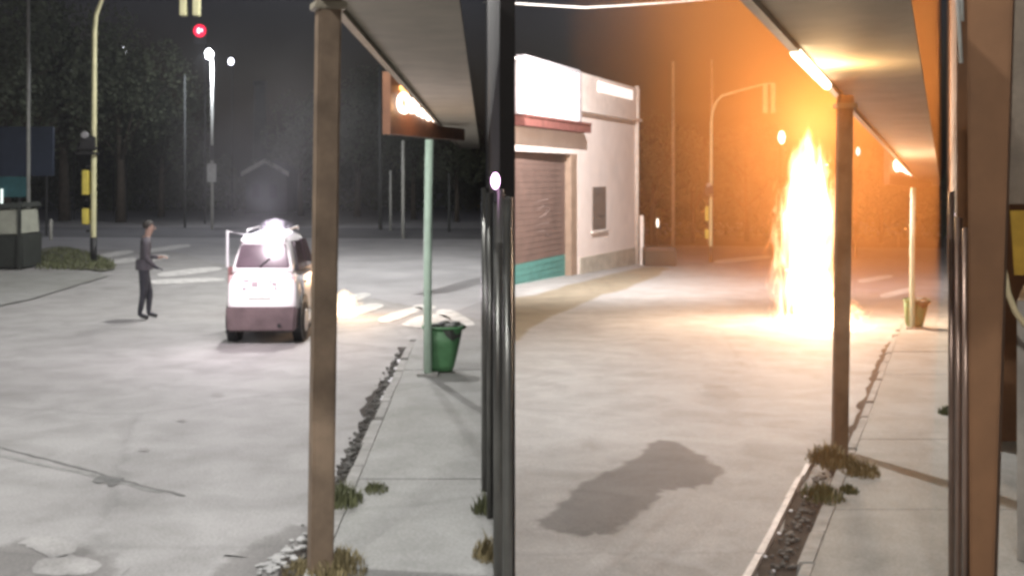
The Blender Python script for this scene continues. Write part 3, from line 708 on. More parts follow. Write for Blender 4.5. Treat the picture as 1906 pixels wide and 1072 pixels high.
def container2():
    a = P(R, 1198, 495); b = P(R, 1256, 495); w = b.x - a.x; h = 36 * a.y / F
    t = thing('waste_container', 'low dark waste container right of the pink building', 'container', (a + b) / 2, 0, 'waste containers at the crossings')
    MB().hexa([(-w / 2, -.5, .03), (w / 2, -.5, .03), (w / 2, .5, .03), (-w / 2, .5, .03)], [(-w / 2, -.55, h * .8), (w / 2, -.55, h * .8), (w / 2, .55, h * .8), (-w / 2, .55, h * .8)]).build('tub', M_hull, t, bevel=.02)
    MB().box((0, 0, h * .9), (w * 1.02, 1.2, h * .18), 0, .9).build('lid', mat('brown_lid', (.05, .035, .03), .7), t, bevel=.02)
container2()
bd = Q(35, 285, 48); bt = thing('billboard', 'dark blue billboard with teal lower panel behind the container at far left', 'billboard', (bd.x, 48, 0))
s = 48 / F
MB().box((0, 0, Q(0, 282, 48).z), (130 * s, .15, 92 * s)).build('board', M_blue, bt, bevel=.01)
MB().box((-20 * s, -.06, Q(0, 348, 48).z), (78 * s, .1, 38 * s)).build('lower_panel', M_cyan, bt)
for x in (-52, 0, 50): MB().tube([(x * s, .1, 0), (x * s, .1, Q(0, 300, 48).z)], .05, 8).build('leg', M_black, bt)
MB().tube([(-29 * s, -.14, Q(0, 386, 48).z), (-29 * s, -.14, Q(0, 352, 48).z)], .05, 8).build('light_tube', glow('pale_tube', (.85, .95, .9), 1.2), bt)
def bollard(fr, px, ybase, ytop, lab):
    b = P(fr, px, ybase); h = (ybase - ytop) * b.y / F
    o = MB().tube([(0, 0, 0), (0, 0, h * .9), (0, 0, h)], [.06, .06, .03], 10).build('bollard', mat('white_bollard', (.55, .55, .5), .6), None, smooth=True); o.location = b
    tag(o, lab, 'bollard', 'small bollards')
bollard(L, 95, 447, 408, 'short pale bollard left of the cream mast')
bollard(L, 62, 452, 420, 'short pale bollard beside the dark container')
# ------------------------------------------------------------------ pink corner building, right street
off_b = P(R, 1187, 491).x - R.k * P(R, 1187, 491).y
def FB(px, py, out=0.0):     # point of the facade plane seen at a photo position; out = metres towards the street
    d = off_b / ((px - 953) / F - R.k); v = Q(px, py, d); return v + NB * out
DB = Vector((R.k, 1, 0)).normalized(); NB = Vector((DB.y, -DB.x, 0))   # along the facade; out of it
def FT(px): return off_b / ((px - 953) / F - R.k)
bld = thing('corner_building', 'pinkish corner building with brown roller shutter and lit white panel', 'building', FB(1187, 491))
def fbox(name, px0, px1, z0, z1, out0, out1, m, parent=bld, bevel=0, z0b=None, z1b=None):
    d0, d1 = FT(px0), FT(px1); pts = []
    A = Vector((R.k * d0 + off_b, d0, 0)); B = Vector((R.k * d1 + off_b, d1, 0))
    oa, ob = (max(out0, -.12 - .028 * (px - 950)) if out0 < 0 else out0 for px in (px0, px1))   # the plot narrows against the shop wall
    q = [A + NB * oa, B + NB * ob, B + NB * out1, A + NB * out1]
    za, zb = (z0, z0 if z0b is None else z0b); ta, tb = (z1, z1 if z1b is None else z1b)
    bot = [Vector((q[0].x, q[0].y, za)), Vector((q[1].x, q[1].y, zb)), Vector((q[2].x, q[2].y, zb)), Vector((q[3].x, q[3].y, za))]
    top = [Vector((q[0].x, q[0].y, ta)), Vector((q[1].x, q[1].y, tb)), Vector((q[2].x, q[2].y, tb)), Vector((q[3].x, q[3].y, ta))]
    mb = MB(); mb.hexa(bot, top); return mb.build(name, m, parent, world=True, bevel=bevel)
def zf(px, py): return FB(px, py).z
gz = lambda px: -R.s * FT(px)
ztop = zf(1187, 166); zdoor = zf(1072, 287)
zb0 = gz(1187) - .4
fbox('wall', 1075, 1187, zb0, zf(1130, 212), -5, 0, M_wall)
fbox('wall', 951, 1075, zdoor, zf(1075, 250), -5, 0, M_wall)
fbox('wall', 951, 1187, zf(1130, 212) + .003 if False else zf(1075, 250) + .0, ztop - .9, -5, -.01, M_wall)
fbox('parapet', 1062, 1187, zf(1130, 212), ztop, -4.9, .10, M_trim)
fbox('parapet', 951, 1062, ztop - 1.0, ztop - .1, -4.9, .06, M_trim)
fbox('cornice', 1060, 1188, zf(1130, 212) - .12, zf(1130, 212), -.5, .2, M_trim)
fbox('lit_strip', 1108, 1172, ztop - .62, ztop - .18, .105, .16, M_litstrip)
fbox('plinth', 1078, 1186, zb0, gz(1187) + .9, -.2, .04, M_stain, z1b=gz(1187) + .8)
# niche window
nz0, nz1 = zf(1114, 428), zf(1114, 348)
fw = fbox('window', 1102, 1127, nz0, nz1, .0, .03, mat('window_grey', (.20, .165, .15), .4))
fbox('sill', 1100, 1129, nz0 - .1, nz0 - .003, .0, .1, M_trim, fw)
for k in range(4): fbox('louvre', 1103, 1126, nz0 + (nz1 - nz0) * (k + .3) / 4, nz0 + (nz1 - nz0) * (k + .42) / 4, .032, .05, mat('window_grey', (.2, .165, .15)), fw)
# shutter
shd0 = gz(958) - .2
shut = fbox('roller_shutter', 951, 1066, shd0, zdoor, -.5, -.28, M_shutter)
n = 22
for k in range(n):
    z0 = shd0 + (zdoor - shd0) * k / n; z1 = shd0 + (zdoor - shd0) * (k + .96) / n
    band = zf(1010, 520) + .1 < z0 < 0 and False
    teal = (z0 - gz(1000)) < .62
    fbox('slat', 952, 1064, z0, z1, -.278, -.266, M_teal if teal else M_shutter, shut)
fbox('jamb', 1064, 1076, shd0, zdoor - .003, -.5, -.01, M_shutter2)
# faded round print and scrawl on the shutter
cx = FB(964, 425); pr = MB()
ptsd = [FB(964, 425, -.255) + DB * (.85 * math.cos(k / 20 * 6.283)) + Vector((0, 0, 1.0 * math.sin(k / 20 * 6.283))) for k in range(20)]
pr.poly(ptsd); pr.build('round_print', M_chalk, shut, world=True)
for seq in ([(1002, 380), (1015, 374), (1032, 372)], [(1010, 392), (1022, 384), (1034, 388), (1024, 402), (1008, 408)], [(1004, 424), (1018, 418), (1032, 416)], [(1012, 432), (1024, 430), (1034, 440)]):
    MB().tube([FB(x, y, -.255) for x, y in seq], .035, 6).build('scrawl', mat('faint_scrawl', (.22, .16, .145), .8), shut, world=True)
fbox('ledge', 951, 1078, zf(1075, 248), zf(1075, 234), -.1, .5, M_tile)
for k in range(14):
    a = 951.5 + k * 9.03; fbox('tile', a, a + 8.5, zf(1075, 234) + .003, zf(1075, 234) + .09, -.05, .54, M_tile)
lp = fbox('lit_panel', 951, 1056, zf(1056, 226), zf(1056, 138), .25, .45, M_litbox)
fbox('panel_frame', 1055.5, 1060, zf(1056, 228), zf(1056, 134), .2, .5, mat('grey_frame', (.35, .33, .35), .6))
fbox('panel_frame', 951, 1056, zf(1056, 137), zf(1056, 132), .2, .5, mat('grey_frame', (.35, .33, .35)))
dp = MB(); a = FB(1182, 330, .09); dp.tube([Vector((a.x, a.y, gz(1182))), Vector((a.x, a.y, ztop + .1))], .10, 10); dp.build('downpipe', mat('pale_pipe', (.62, .55, .5), .6), bld, world=True, smooth=True)
gp = P(R, 1194, 493); gpt = MB().box((0, 0, 1.05), (.16, .3, 2.5)).build('gate_post', M_trim, None, bevel=.02); gpt.location = gp; tag(gpt, 'short pale gate post at the corner of the pink building', 'post')

# ------------------------------------------------------------------ white car
def make_car(lab, loc, rz, paint, burnt=False):
    t = thing('car', lab, 'car', loc, rz, 'small cars caught by fire')
    W, Ln = .56, 3.1
    def ring(y, z0, z1, wb, wt, n=20, p=.35):
        out = []
        for i in range(n):
            a = 2 * math.pi * (i + .5) / n; cx, sz = math.cos(a), math.sin(a)
            x = math.copysign(abs(cx) ** p, cx); z = math.copysign(abs(sz) ** p, sz); tt = (z + 1) / 2
            out.append(Vector((x * (wb + (wt - wb) * tt), y, z0 + (z1 - z0) * tt)))
        return out
    lower = MB(); lower.loft([ring(-.02, .56, .98, W * .82, W * .80, p=.5), ring(.01, .46, 1.06, W * .94, W * .90, p=.45), ring(.08, .38, 1.12, W * .99, W * .93, p=.42), ring(.3, .32, 1.14, W * 1.03, W * .94, p=.4), ring(1.4, .30, 1.10, W * 1.02, W * .94, p=.4), ring(2.1, .32, 1.05, W * 1.02, W * .93, p=.4), ring(2.6, .36, .96, W * .97, W * .86, p=.42), ring(3.0, .40, .80, W * .86, W * .72, p=.48), ring(3.1, .48, .70, W * .72, W * .60, p=.5)])
    lower.build('body', paint, t, smooth=True)
    up = MB(); up.loft([ring(.08, 1.06, 1.22, W * .86, W * .80, p=.5), ring(.13, 1.04, 1.44, W * .88, W * .72, p=.5), ring(.20, 1.03, 1.58, W * .89, W * .66, p=.5), ring(.32, 1.02, 1.655, W * .9, W * .63, p=.5), ring(.6, 1.02, 1.70, W * .91, W * .63, p=.5), ring(1.2, 1.02, 1.71, W * .91, W * .64, p=.5), ring(1.65, 1.02, 1.65, W * .91, W * .64, p=.5), ring(2.05, 1.0, 1.30, W * .90, W * .78, p=.45), ring(2.25, .98, 1.08, W * .88, W * .85, p=.4)])
    cabin = up.build('cabin', paint, t, smooth=True)
    MB().hexa([(-W * .62, .10, 1.57), (W * .62, .10, 1.57), (W * .62, .34, 1.62), (-W * .62, .34, 1.62)], [(-W * .58, .08, 1.62), (W * .58, .08, 1.62), (W * .6, .36, 1.68), (-W * .6, .36, 1.68)]).build('spoiler', paint, t, bevel=.015)
    g = M_burnt if burnt else M_glass
    rw = MB(); rw.hexa([(-W * .76, .05, 1.17), (W * .76, .05, 1.17), (W * .76, .2, 1.17), (-W * .76, .2, 1.17)], [(-W * .60, .10, 1.53), (W * .60, .10, 1.53), (W * .60, .3, 1.53), (-W * .60, .3, 1.53)])
    r = rw.build('rear_window', g, t, bevel=.02)
    MB().tube([(-.05, .035, 1.18), (.12, .055, 1.32)], .012, 6).build('wiper', M_black, r)
    for sx in (-1, 1):
        for (y0, y1, yt0, yt1) in ((.42, 1.12, .48, 1.10), (1.18, 1.98, 1.17, 1.66)):
            b = [(sx * W * .80, y0, 1.10), (sx * W * .905, y0, 1.10), (sx * W * .905, y1, 1.10), (sx * W * .80, y1, 1.10)]
            u = [(sx * W * .62, yt0, 1.56), (sx * W * .745, yt0, 1.56), (sx * W * .745, yt1, 1.54), (sx * W * .62, yt1, 1.54)]
            MB().hexa(b, u).build('side_window', g, t)
        dz = MB(); dz.box((sx * W * 1.015, 1.55, .72), (.02, .86, .62)); dr = dz.build('door', paint, t, bevel=.008)
        MB().box((sx * W * 1.04, 1.25, .90), (.03, .14, .035)).build('handle', M_black, dr)
        dz = MB(); dz.box((sx * W * 1.015, .78, .74), (.02, .62, .56)); dr2 = dz.build('door', paint, t, bevel=.008)
        MB().box((sx * W * 1.04, .56, .92), (.03, .14, .035)).build('handle', M_black, dr2)
        MB().ball((sx * (W * 1.08), 1.92, 1.10), .075, 10, 6, (1, .7, .8)).build('mirror', M_black if burnt else paint, t, smooth=True)
        tlx = MB(); tlx.hexa([(sx * W * .70, -.03, .80), (sx * W * .93, .03, .80), (sx * W * .93, .1, .80), (sx * W * .70, .08, .80)], [(sx * W * .78, .01, 1.06), (sx * W * .90, .04, 1.06), (sx * W * .90, .1, 1.06), (sx * W * .78, .08, 1.06)])
        tlx.build('tail_light', M_burnt if burnt else mat('pale_tail_light', (.62, .42, .42), .3, .2, 5), t, bevel=.012)
        MB().tube([(sx * .34, 3.06, .62), (sx * .34, 3.13, .62)], .085, 12).build('headlight', M_plate, t)
        for y in (.52, 2.48):
            x0, x1 = sx * (W - .15), sx * (W + .035)
            wh = MB(); wh.tube([(x0, y, .31), (x0 + (x1 - x0) * .1, y, .31), (x0 + (x1 - x0) * .9, y, .31), (x1, y, .31)], [.26, .31, .31, .27], 20); wheel = wh.build('wheel', M_tyre, t, smooth=False)
            MB().tube([(x1 - sx * .005, y, .31), (x1 + sx * .012, y, .31)], .18, 14).build('rim', M_burnt if burnt else M_rim, wheel)
            MB().tube([(sx * (W - .12), y, .34), (sx * (W + .024), y, .34)], .385, 20).build('wheel_arch', M_black, t)
    MB().hexa([(-W * .92, -.06, .20), (W * .92, -.06, .20), (W * .96, .25, .24), (-W * .96, .25, .24)], [(-W * .97, -.075, .58), (W * .97, -.075, .58), (W * 1.0, .25, .58), (-W * 1.0, .25, .58)]).build('bumper', M_bumper, t, bevel=.03)
    MB().box((0, -.015, .86), (W * 1.36, .02, .34)).build('tailgate', paint, t, bevel=.012)
    MB().box((-.03, -.035, .76), (.34, .02, .11)).build('number_plate', M_plate, t, bevel=.004)
    if not burnt:
        for (x, z, sx, sz) in ((-.23, .98, .1, .035), (-.26, .86, .06, .04), (-.10, .93, .10, .08), (.14, .965, .05, .03), (.2, .93, .07, .05), (.22, .86, .03, .06)):
            MB().box((x, -.034, z), (sx, .018, sz)).build('dark_blotch', mat('blotch_grey', (.30, .25, .27), .8), t, bevel=.006)  # small greyish blotches on the tailgate
    MB().tube([(W * .5, .0, .3), (W * .5, -.08, .3)], .03, 8).build('exhaust', M_black, t)
    for sx in (-1, 1): MB().tube([(sx * W * .56, .45, 1.70), (sx * W * .56, .5, 1.735), (sx * W * .56, 1.45, 1.745), (sx * W * .56, 1.5, 1.70)], .016, 6).build('roof_rail', M_rim if not burnt else M_burnt, t)
    if not burnt:
        # left front door swung open, seen past the rear corner
        h = Vector((-W * .96, 2.0, 0)); e = h + Vector((-.34, -.42, 0))
        od = MB(); od.hexa([h + Vector((0, 0, .40)), h + Vector((.05, -.03, .40)), e + Vector((.05, -.03, .40)), e + Vector((0, 0, .40))], [h + Vector((0, 0, 1.06)), h + Vector((.05, -.03, 1.06)), e + Vector((.05, -.03, 1.06)), e + Vector((0, 0, 1.06))])
        odr = od.build('open_door', mat('door_lining', (.45, .22, .22), .6), t, bevel=.01)
        MB().tube([h + Vector((0, 0, 1.06)), h + Vector((-.05, -.12, 1.58)), e + Vector((.0, 0, 1.66)), e + Vector((0, 0, 1.06))], .028, 8).build('window_frame', paint, odr)
    return t
cl = P(L, 487, 641); cl.z = 0
car = make_car('small white hatchback with burning roof and open door in the road', cl + Vector((0, 0, 0)), L.ang, M_white)
cr = P(R, 1508, 588)
carb = make_car('burnt-out small car inside the tall column of flames', cr, R.ang, M_burnt, True)

# ------------------------------------------------------------------ flames and smoke
def volume_mat(name, kind, build):
    m = bpy.data.materials.new(name); m.use_nodes = True; nt = m.node_tree
    for n in list(nt.nodes):
        if n.type == 'BSDF_PRINCIPLED': nt.nodes.remove(n)
    out = [n for n in nt.nodes if n.type == 'OUTPUT_MATERIAL'][0]
    build(nt, nt.nodes, nt.links, out); return m
def mathn(n, l, op, a, b=None, clamp=False):
    k = n.new('ShaderNodeMath'); k.operation = op; k.use_clamp = clamp
    for i, v in enumerate((a, b)):
        if v is None: continue
        if isinstance(v, (int, float)): k.inputs[i].default_value = v
        else: l.new(v, k.inputs[i])
    return k.outputs[0]
def flame_mat(name, h, rad, core, edge, strength, seed):
    def build(nt, n, l, out):
        tc = n.new('ShaderNodeTexCoord'); sp = n.new('ShaderNodeSeparateXYZ'); l.new(tc.outputs['Object'], sp.inputs[0])
        mp = n.new('ShaderNodeMapping'); mp.inputs['Scale'].default_value = (1.9 / rad * .6, 1.9 / rad * .6, 1.5 / h); mp.inputs['Location'].default_value = (seed, seed * 2, seed)
        l.new(tc.outputs['Object'], mp.inputs[0])
        nz = n.new('ShaderNodeTexNoise'); nz.inputs['Scale'].default_value = 2.9; nz.inputs['Detail'].default_value = 4; nz.inputs['Distortion'].default_value = 1.2
        l.new(mp.outputs[0], nz.inputs['Vector'])
        zt = mathn(n, l, 'DIVIDE', sp.outputs[2], h)
        r2 = mathn(n, l, 'SQRT', mathn(n, l, 'ADD', mathn(n, l, 'POWER', mathn(n, l, 'ABSOLUTE', sp.outputs[0]), 2), mathn(n, l, 'POWER', mathn(n, l, 'ABSOLUTE', sp.outputs[1]), 2)))
        # radius narrows upwards
        w = mathn(n, l, 'MULTIPLY', rad, mathn(n, l, 'SUBTRACT', 1.0, mathn(n, l, 'POWER', mathn(n, l, 'ABSOLUTE', zt), 4.5)))
        w = mathn(n, l, 'MAXIMUM', w, .02)
        q = mathn(n, l, 'SUBTRACT', 1.0, mathn(n, l, 'DIVIDE', r2, w))
        q = mathn(n, l, 'ADD', q, mathn(n, l, 'MULTIPLY', mathn(n, l, 'SUBTRACT', nz.outputs[0], .53), 3.4))
        q = mathn(n, l, 'MULTIPLY', q, 1.6, True)
        rp = n.new('ShaderNodeValToRGB'); e = rp.color_ramp.elements
        e[0].color = (*edge, 1); e[0].position = .0; e[1].color = (*core, 1); e[1].position = .75
        l.new(q, rp.inputs[0])
        em = n.new('ShaderNodeEmission'); l.new(rp.outputs[0], em.inputs[0])
        l.new(mathn(n, l, 'MULTIPLY', mathn(n, l, 'POWER', q, 1.5), strength), em.inputs[1])
        l.new(em.outputs[0], out.inputs['Volume'])
    m = volume_mat(name, 'flame', build); m.cycles.volume_step_rate = .12; return m
def flame(name, lab, loc, h, rad, m, group=None):
    mb = MB(); rings = []
    for i in range(9):
        t = i / 8; r = rad * 1.5 * (1.0 - .6 * t ** 3)
        rings.append([Vector((r * math.cos(2 * math.pi * k / 20), r * math.sin(2 * math.pi * k / 20), h * t)) for k in range(20)])
    mb.loft(rings); o = mb.build(name, m, None, smooth=True); o.location = loc
    return tag(o, lab, 'fire', group)
fb = P(R, 1508, 604)
fl1 = flame('flame', 'tall white-orange column of flames engulfing the burnt car', fb + Vector((.12, .6, .02)), 4.6, .95, flame_mat('big_flame', 4.5, .73, (1, .76, .45), (1, .24, .02), 14, 3.1), 'flames')
for z_, e_ in ((1.6, 350), (3.0, 1200), (4.4, 2000)):
    light('fire_and_fill_light', 'POINT', fb + Vector((.12, .4, z_)), e_, (1, .76, .56), None, .5)
light('fire_and_fill_light', 'POINT', fb + Vector((.0, -.9, .5)), 80, (1, .74, .5), None, .3)
flame('flame', 'low flames spilling over the road in front of the burnt car', fb + Vector((.1, -.9, .02)), .8, .85, flame_mat('spill_flame', .8, .8, (1, .7, .38), (1, .33, .05), 9, 8.2), 'flames')
sk = MB()
for k in range(16):
    a = random.uniform(0, 6.283); z = random.uniform(.4, 5.6); r = abs(random.gauss(0, .5 + z * .12))
    sk.ball(fb + Vector((.25 + r * math.cos(a) + z * .05, .6 + r * math.sin(a), z)), random.uniform(.005, .014), 5, 3, (1, 1, 2.2))
stuff(sk.build('sparks', glow('spark_glow', (1, .55, .2), 14), None, world=True))
ct = car.matrix_basis
f2 = flame('flame', 'small white flames licking over the roof of the white car', ct @ Vector((.08, .62, 1.69)), .24, .26, flame_mat('roof_flame', .24, .24, (1, .9, 1), (.8, .6, 1), 8, 1.3), 'flames')
light('fire_and_fill_light', 'POINT', ct @ Vector((.0, .5, 2.15)), 45, (.86, .82, 1), None, .2)
light('fire_and_fill_light', 'POINT', ct @ Vector((1.1, 3.2, .8)), 90, (1, .62, .36), None, .15)
light('fire_and_fill_light', 'POINT', ct @ Vector((-.05, -1.1, 1.7)), 150, (1, .86, .93), None, .05)  # added fill behind the tailgate, no flame there, to whiten the rear
f3 = flame('flame', 'low orange flames on the road ahead of the white car', ct @ Vector((.85, 3.3, .02)), .5, .3, flame_mat('front_flame', .5, .3, (1, .75, .45), (1, .4, .1), 9, 5.5), 'flames')

def smoke_mat(name, dens, col, center, radii, scale, aniso=.2):
    def build(nt, n, l, out):
        tc = n.new('ShaderNodeTexCoord'); mp = n.new('ShaderNodeMapping'); mp.vector_type = 'POINT'
        mp.inputs['Scale'].default_value = tuple(1 / r for r in radii); mp.inputs['Location'].default_value = tuple(-c / r for c, r in zip(center, radii))
        l.new(tc.outputs['Object'], mp.inputs[0])
        ln = n.new('ShaderNodeVectorMath'); ln.operation = 'LENGTH'; l.new(mp.outputs[0], ln.inputs[0])
        nz = n.new('ShaderNodeTexNoise'); nz.inputs['Scale'].default_value = scale; nz.inputs['Detail'].default_value = 3; nz.inputs['Distortion'].default_value = .6
        l.new(tc.outputs['Object'], nz.inputs['Vector'])
        q = mathn(n, l, 'SUBTRACT', 1.0, ln.outputs['Value'], True)
        q = mathn(n, l, 'MULTIPLY', mathn(n, l, 'POWER', q, 1.3), mathn(n, l, 'MULTIPLY', mathn(n, l, 'SUBTRACT', nz.outputs[0], .28), 2.6, True))
        v = n.new('ShaderNodeVolumePrincipled'); v.inputs['Color'].default_value = (*col, 1); v.inputs['Anisotropy'].default_value = aniso
        l.new(mathn(n, l, 'MULTIPLY', q, dens), v.inputs['Density'])
        l.new(v.outputs[0], out.inputs['Volume'])
    return volume_mat(name, 'smoke', build)
# smoke of the white car
so = MB().ball((0, 0, 0), 1, 20, 12, (2.6, 2.6, 2.4)).build('smoke', smoke_mat('car_smoke', .05, (.85, .85, .9), (0, 0, 0), (2.6, 2.6, 2.4), .7), None)
so.location = ct @ Vector((0, 1.2, 2.9)); stuff(so)
# smoke of the big fire; its orange colour also paints the fire's glow
def prism_smoke():
    c = fb + Vector((1.9, 0, 0)); mb = MB(); lo = 6.0
    pts = [(.35 + .0028 * lo, lo), (R.k * lo - .1, lo), (R.k * 46 - .1, 46), (.6, 46)]
    mb.hexa([(x, y, -R.s * y - .25) for x, y in pts], [(x, y, 13) for x, y in pts])
    mb.v = [v - c for v in mb.v]
    def build(nt, n, l, out):
        tc = n.new('ShaderNodeTexCoord')
        rot = n.new('ShaderNodeVectorRotate'); rot.rotation_type = 'Z_AXIS'; rot.inputs['Angle'].default_value = -R.ang
        l.new(tc.outputs['Object'], rot.inputs['Vector'])
        ln = n.new('ShaderNodeVectorMath'); ln.operation = 'LENGTH'
        cen = n.new('ShaderNodeVectorMath'); cen.operation = 'SUBTRACT'; cen.inputs[1].default_value = (-1.8, -.6, 2.4)
        l.new(rot.outputs[0], cen.inputs[0]); l.new(cen.outputs[0], ln.inputs[0])
        hollow = n.new('ShaderNodeMapRange'); hollow.interpolation_type = 'SMOOTHSTEP'
        hollow.inputs['From Min'].default_value = .8; hollow.inputs['From Max'].default_value = 5.5; hollow.inputs['To Min'].default_value = .12
        l.new(ln.outputs['Value'], hollow.inputs['Value'])
        sp = n.new('ShaderNodeSeparateXYZ'); l.new(rot.outputs[0], sp.inputs[0])
        side = n.new('ShaderNodeMapRange'); side.interpolation_type = 'SMOOTHSTEP'
        side.inputs['From Min'].default_value = .8; side.inputs['From Max'].default_value = 6.2; side.inputs['To Min'].default_value = 1; side.inputs['To Max'].default_value = 0
        depth = mathn(n, l, 'MAXIMUM', mathn(n, l, 'ADD', mathn(n, l, 'DIVIDE', sp.outputs[1], 26.0), 1.03), .15)
        l.new(mathn(n, l, 'DIVIDE', mathn(n, l, 'ABSOLUTE', sp.outputs[0]), depth), side.inputs['Value'])
        nz = n.new('ShaderNodeTexNoise'); nz.inputs['Scale'].default_value = .22; nz.inputs['Detail'].default_value = 3; nz.inputs['Distortion'].default_value = .8
        l.new(tc.outputs['Object'], nz.inputs['Vector'])
        up = n.new('ShaderNodeMapRange'); up.inputs['From Min'].default_value = 0; up.inputs['From Max'].default_value = 5; up.inputs['To Min'].default_value = .75; up.inputs['To Max'].default_value = 3.4
        l.new(sp.outputs[2], up.inputs['Value'])
        k = mathn(n, l, 'ADD', .35, mathn(n, l, 'MULTIPLY', nz.outputs[0], 1.3))
        q = mathn(n, l, 'MULTIPLY', mathn(n, l, 'MULTIPLY', hollow.outputs[0], side.outputs[0]), k)
        q = mathn(n, l, 'MULTIPLY', q, up.outputs[0])
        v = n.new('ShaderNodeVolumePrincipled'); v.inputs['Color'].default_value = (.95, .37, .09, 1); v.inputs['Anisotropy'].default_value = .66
        l.new(mathn(n, l, 'MULTIPLY', q, .0095), v.inputs['Density']); l.new(v.outputs[0], out.inputs['Volume'])
    o = mb.build('smoke', volume_mat('orange_glow_smoke', 'smoke', build), None); o.location = c
    return stuff(o)
prism_smoke()

# ------------------------------------------------------------------ person
def make_person(loc, rz):
    # local: faces +x, z up; a man walking, seen from behind and the side
    V = {}; pts = []; rad = []
    def v(name, co, r): V[name] = len(pts); pts.append(Vector(co)); rad.append(r)
    v('pelvis', (0, 0, .93), (.135, .115))
    v('waist', (.015, 0, 1.08), (.125, .10)); v('chest', (.03, 0, 1.28), (.15, .115)); v('shoul', (.035, 0, 1.42), (.12, .10))
    v('neck', (.06, 0, 1.50), (.06, .055)); v('head0', (.085, 0, 1.58), (.078, .07)); v('head1', (.10, 0, 1.67), (.088, .08)); v('head2', (.09, 0, 1.735), (.06, .055))
    E = [('pelvis', 'waist'), ('waist', 'chest'), ('chest', 'shoul'), ('shoul', 'neck'), ('neck', 'head0'), ('head0', 'head1'), ('head1', 'head2')]
    for s, nm in ((1, 'l'), (-1, 'r')):
        fx = .10 if s > 0 else -.06
        v('hip' + nm, (0, s * .085, .86), (.10, .095)); v('knee' + nm, (fx * .7 + .03, s * .085, .48), (.065, .065)); v('ank' + nm, (fx - .02, s * .08, .10), (.045, .045)); v('toe' + nm, (fx + .14, s * .085, .04), (.04, .035))
        E += [('pelvis', 'hip' + nm), ('hip' + nm, 'knee' + nm), ('knee' + nm, 'ank' + nm), ('ank' + nm, 'toe' + nm)]
        v('sh' + nm, (.03, s * .185, 1.40), (.068, .068)); 
        if s < 0: v('el' + nm, (.02, s * .22, 1.14), (.052, .052)); v('wr' + nm, (.17, s * .19, .97), (.036, .036)); v('hand' + nm, (.22, s * .18, .925), (.036, .026))
        else: v('el' + nm, (.04, s * .23, 1.13), (.052, .052)); v('wr' + nm, (.25, s * .15, 1.10), (.036, .036)); v('hand' + nm, (.32, s * .12, 1.11), (.036, .026))
        E += [('shoul', 'sh' + nm), ('sh' + nm, 'el' + nm), ('el' + nm, 'wr' + nm), ('wr' + nm, 'hand' + nm)]
        hp = pts[V['hand' + nm]]
        for f in range(4):
            a = hp + Vector((.035, (f - 1.5) * .017, .004)); b = a + Vector((.035 + .006 * (1.5 - abs(f - 1.5)), 0, -.012)); c = b + Vector((.018, 0, -.03))
            v(f'f{nm}{f}a', a, (.011, .011)); v(f'f{nm}{f}b', b, (.010, .010)); v(f'f{nm}{f}c', c, (.008, .008))
            E += [('hand' + nm, f'f{nm}{f}a'), (f'f{nm}{f}a', f'f{nm}{f}b'), (f'f{nm}{f}b', f'f{nm}{f}c')]
        v(f't{nm}a', hp + Vector((.01, -s * .035, .01)), (.012, .012)); v(f't{nm}b', hp + Vector((.045, -s * .045, 0)), (.009, .009))
        E += [('hand' + nm, f't{nm}a'), (f't{nm}a', f't{nm}b')]
    me = bpy.data.meshes.new('person'); me.from_pydata(pts, [(V[a], V[b]) for a, b in E], []); me.update()
    o = bpy.data.objects.new('person', me); C.objects.link(o)
    sk = o.modifiers.new('Skin', 'SKIN'); sv = me.skin_vertices[0].data
    for i, r in enumerate(rad): sv[i].radius = r
    sv[0].use_root = True
    ss = o.modifiers.new('Subsurf', 'SUBSURF'); ss.levels = 2; ss.render_levels = 2
    dg = bpy.context.evaluated_depsgraph_get(); ev = o.evaluated_get(dg)
    nm = bpy.data.meshes.new_from_object(ev); o.modifiers.clear(); o.data = nm
    nm.materials.clear()
    for m in (M_jacket, M_trouser, M_skin, M_shoe): nm.materials.append(m)
    for p in nm.polygons:
        c = p.center; p.use_smooth = True
        p.material_index = 1 if .085 < c.z < .98 else 0
        if c.z > 1.49 or (c.x > .245 and .98 < c.z < 1.2): p.material_index = 2
        if c.z <= .085: p.material_index = 3
    # face
    fm = MB()
    for s in (-1, 1): fm.ball((.178, s * .03, 1.665), .011, 8, 5)
    fm.build('eyes', M_black, o)
    MB().add([(.172, -.012, 1.67), (.172, .012, 1.67), (.212, 0, 1.63), (.178, -.018, 1.622), (.178, .018, 1.622)], [(0, 1, 2), (0, 2, 3), (1, 4, 2), (3, 2, 4)]).build('nose', M_skin, o)
    MB().box((.166, 0, 1.597), (.012, .045, .008)).build('mouth', mat('lips', (.25, .12, .1), .6), o)
    for s in (-1, 1): MB().ball((.09, s * .088, 1.645), .028, 8, 6, (.8, .4, 1.2)).build('ear', M_skin, o, smooth=True)
    hr = MB(); hr.ball((.075, 0, 1.695), .102, 16, 10, (1, .92, .92)); h = hr.build('hair', M_hair, o, smooth=True)
    bm = bmesh.new(); bm.from_mesh(h.data)
    bmesh.ops.delete(bm, geom=[v_ for v_ in bm.verts if v_.co.x > .13 and v_.co.z < 1.72 or v_.co.z < 1.62], context='VERTS'); bm.to_mesh(h.data); bm.free()
    # jacket hem and collar
    jr = MB(); jr.loft([[Vector((.005 + .15 * math.cos(a / 16 * 6.283), .165 * math.sin(a / 16 * 6.283), z)) for a in range(16)] for z in (.90, .99, 1.08)], cap=False); jr.build('jacket_hem', M_jacket, o, smooth=True)
    o.location = loc; o.rotation_euler = (0, 0, rz)
    return tag(o, 'person in grey jacket and dark trousers walking on the road with forearms raised', 'person')
make_person(P(L, 268, 595), math.radians(20))

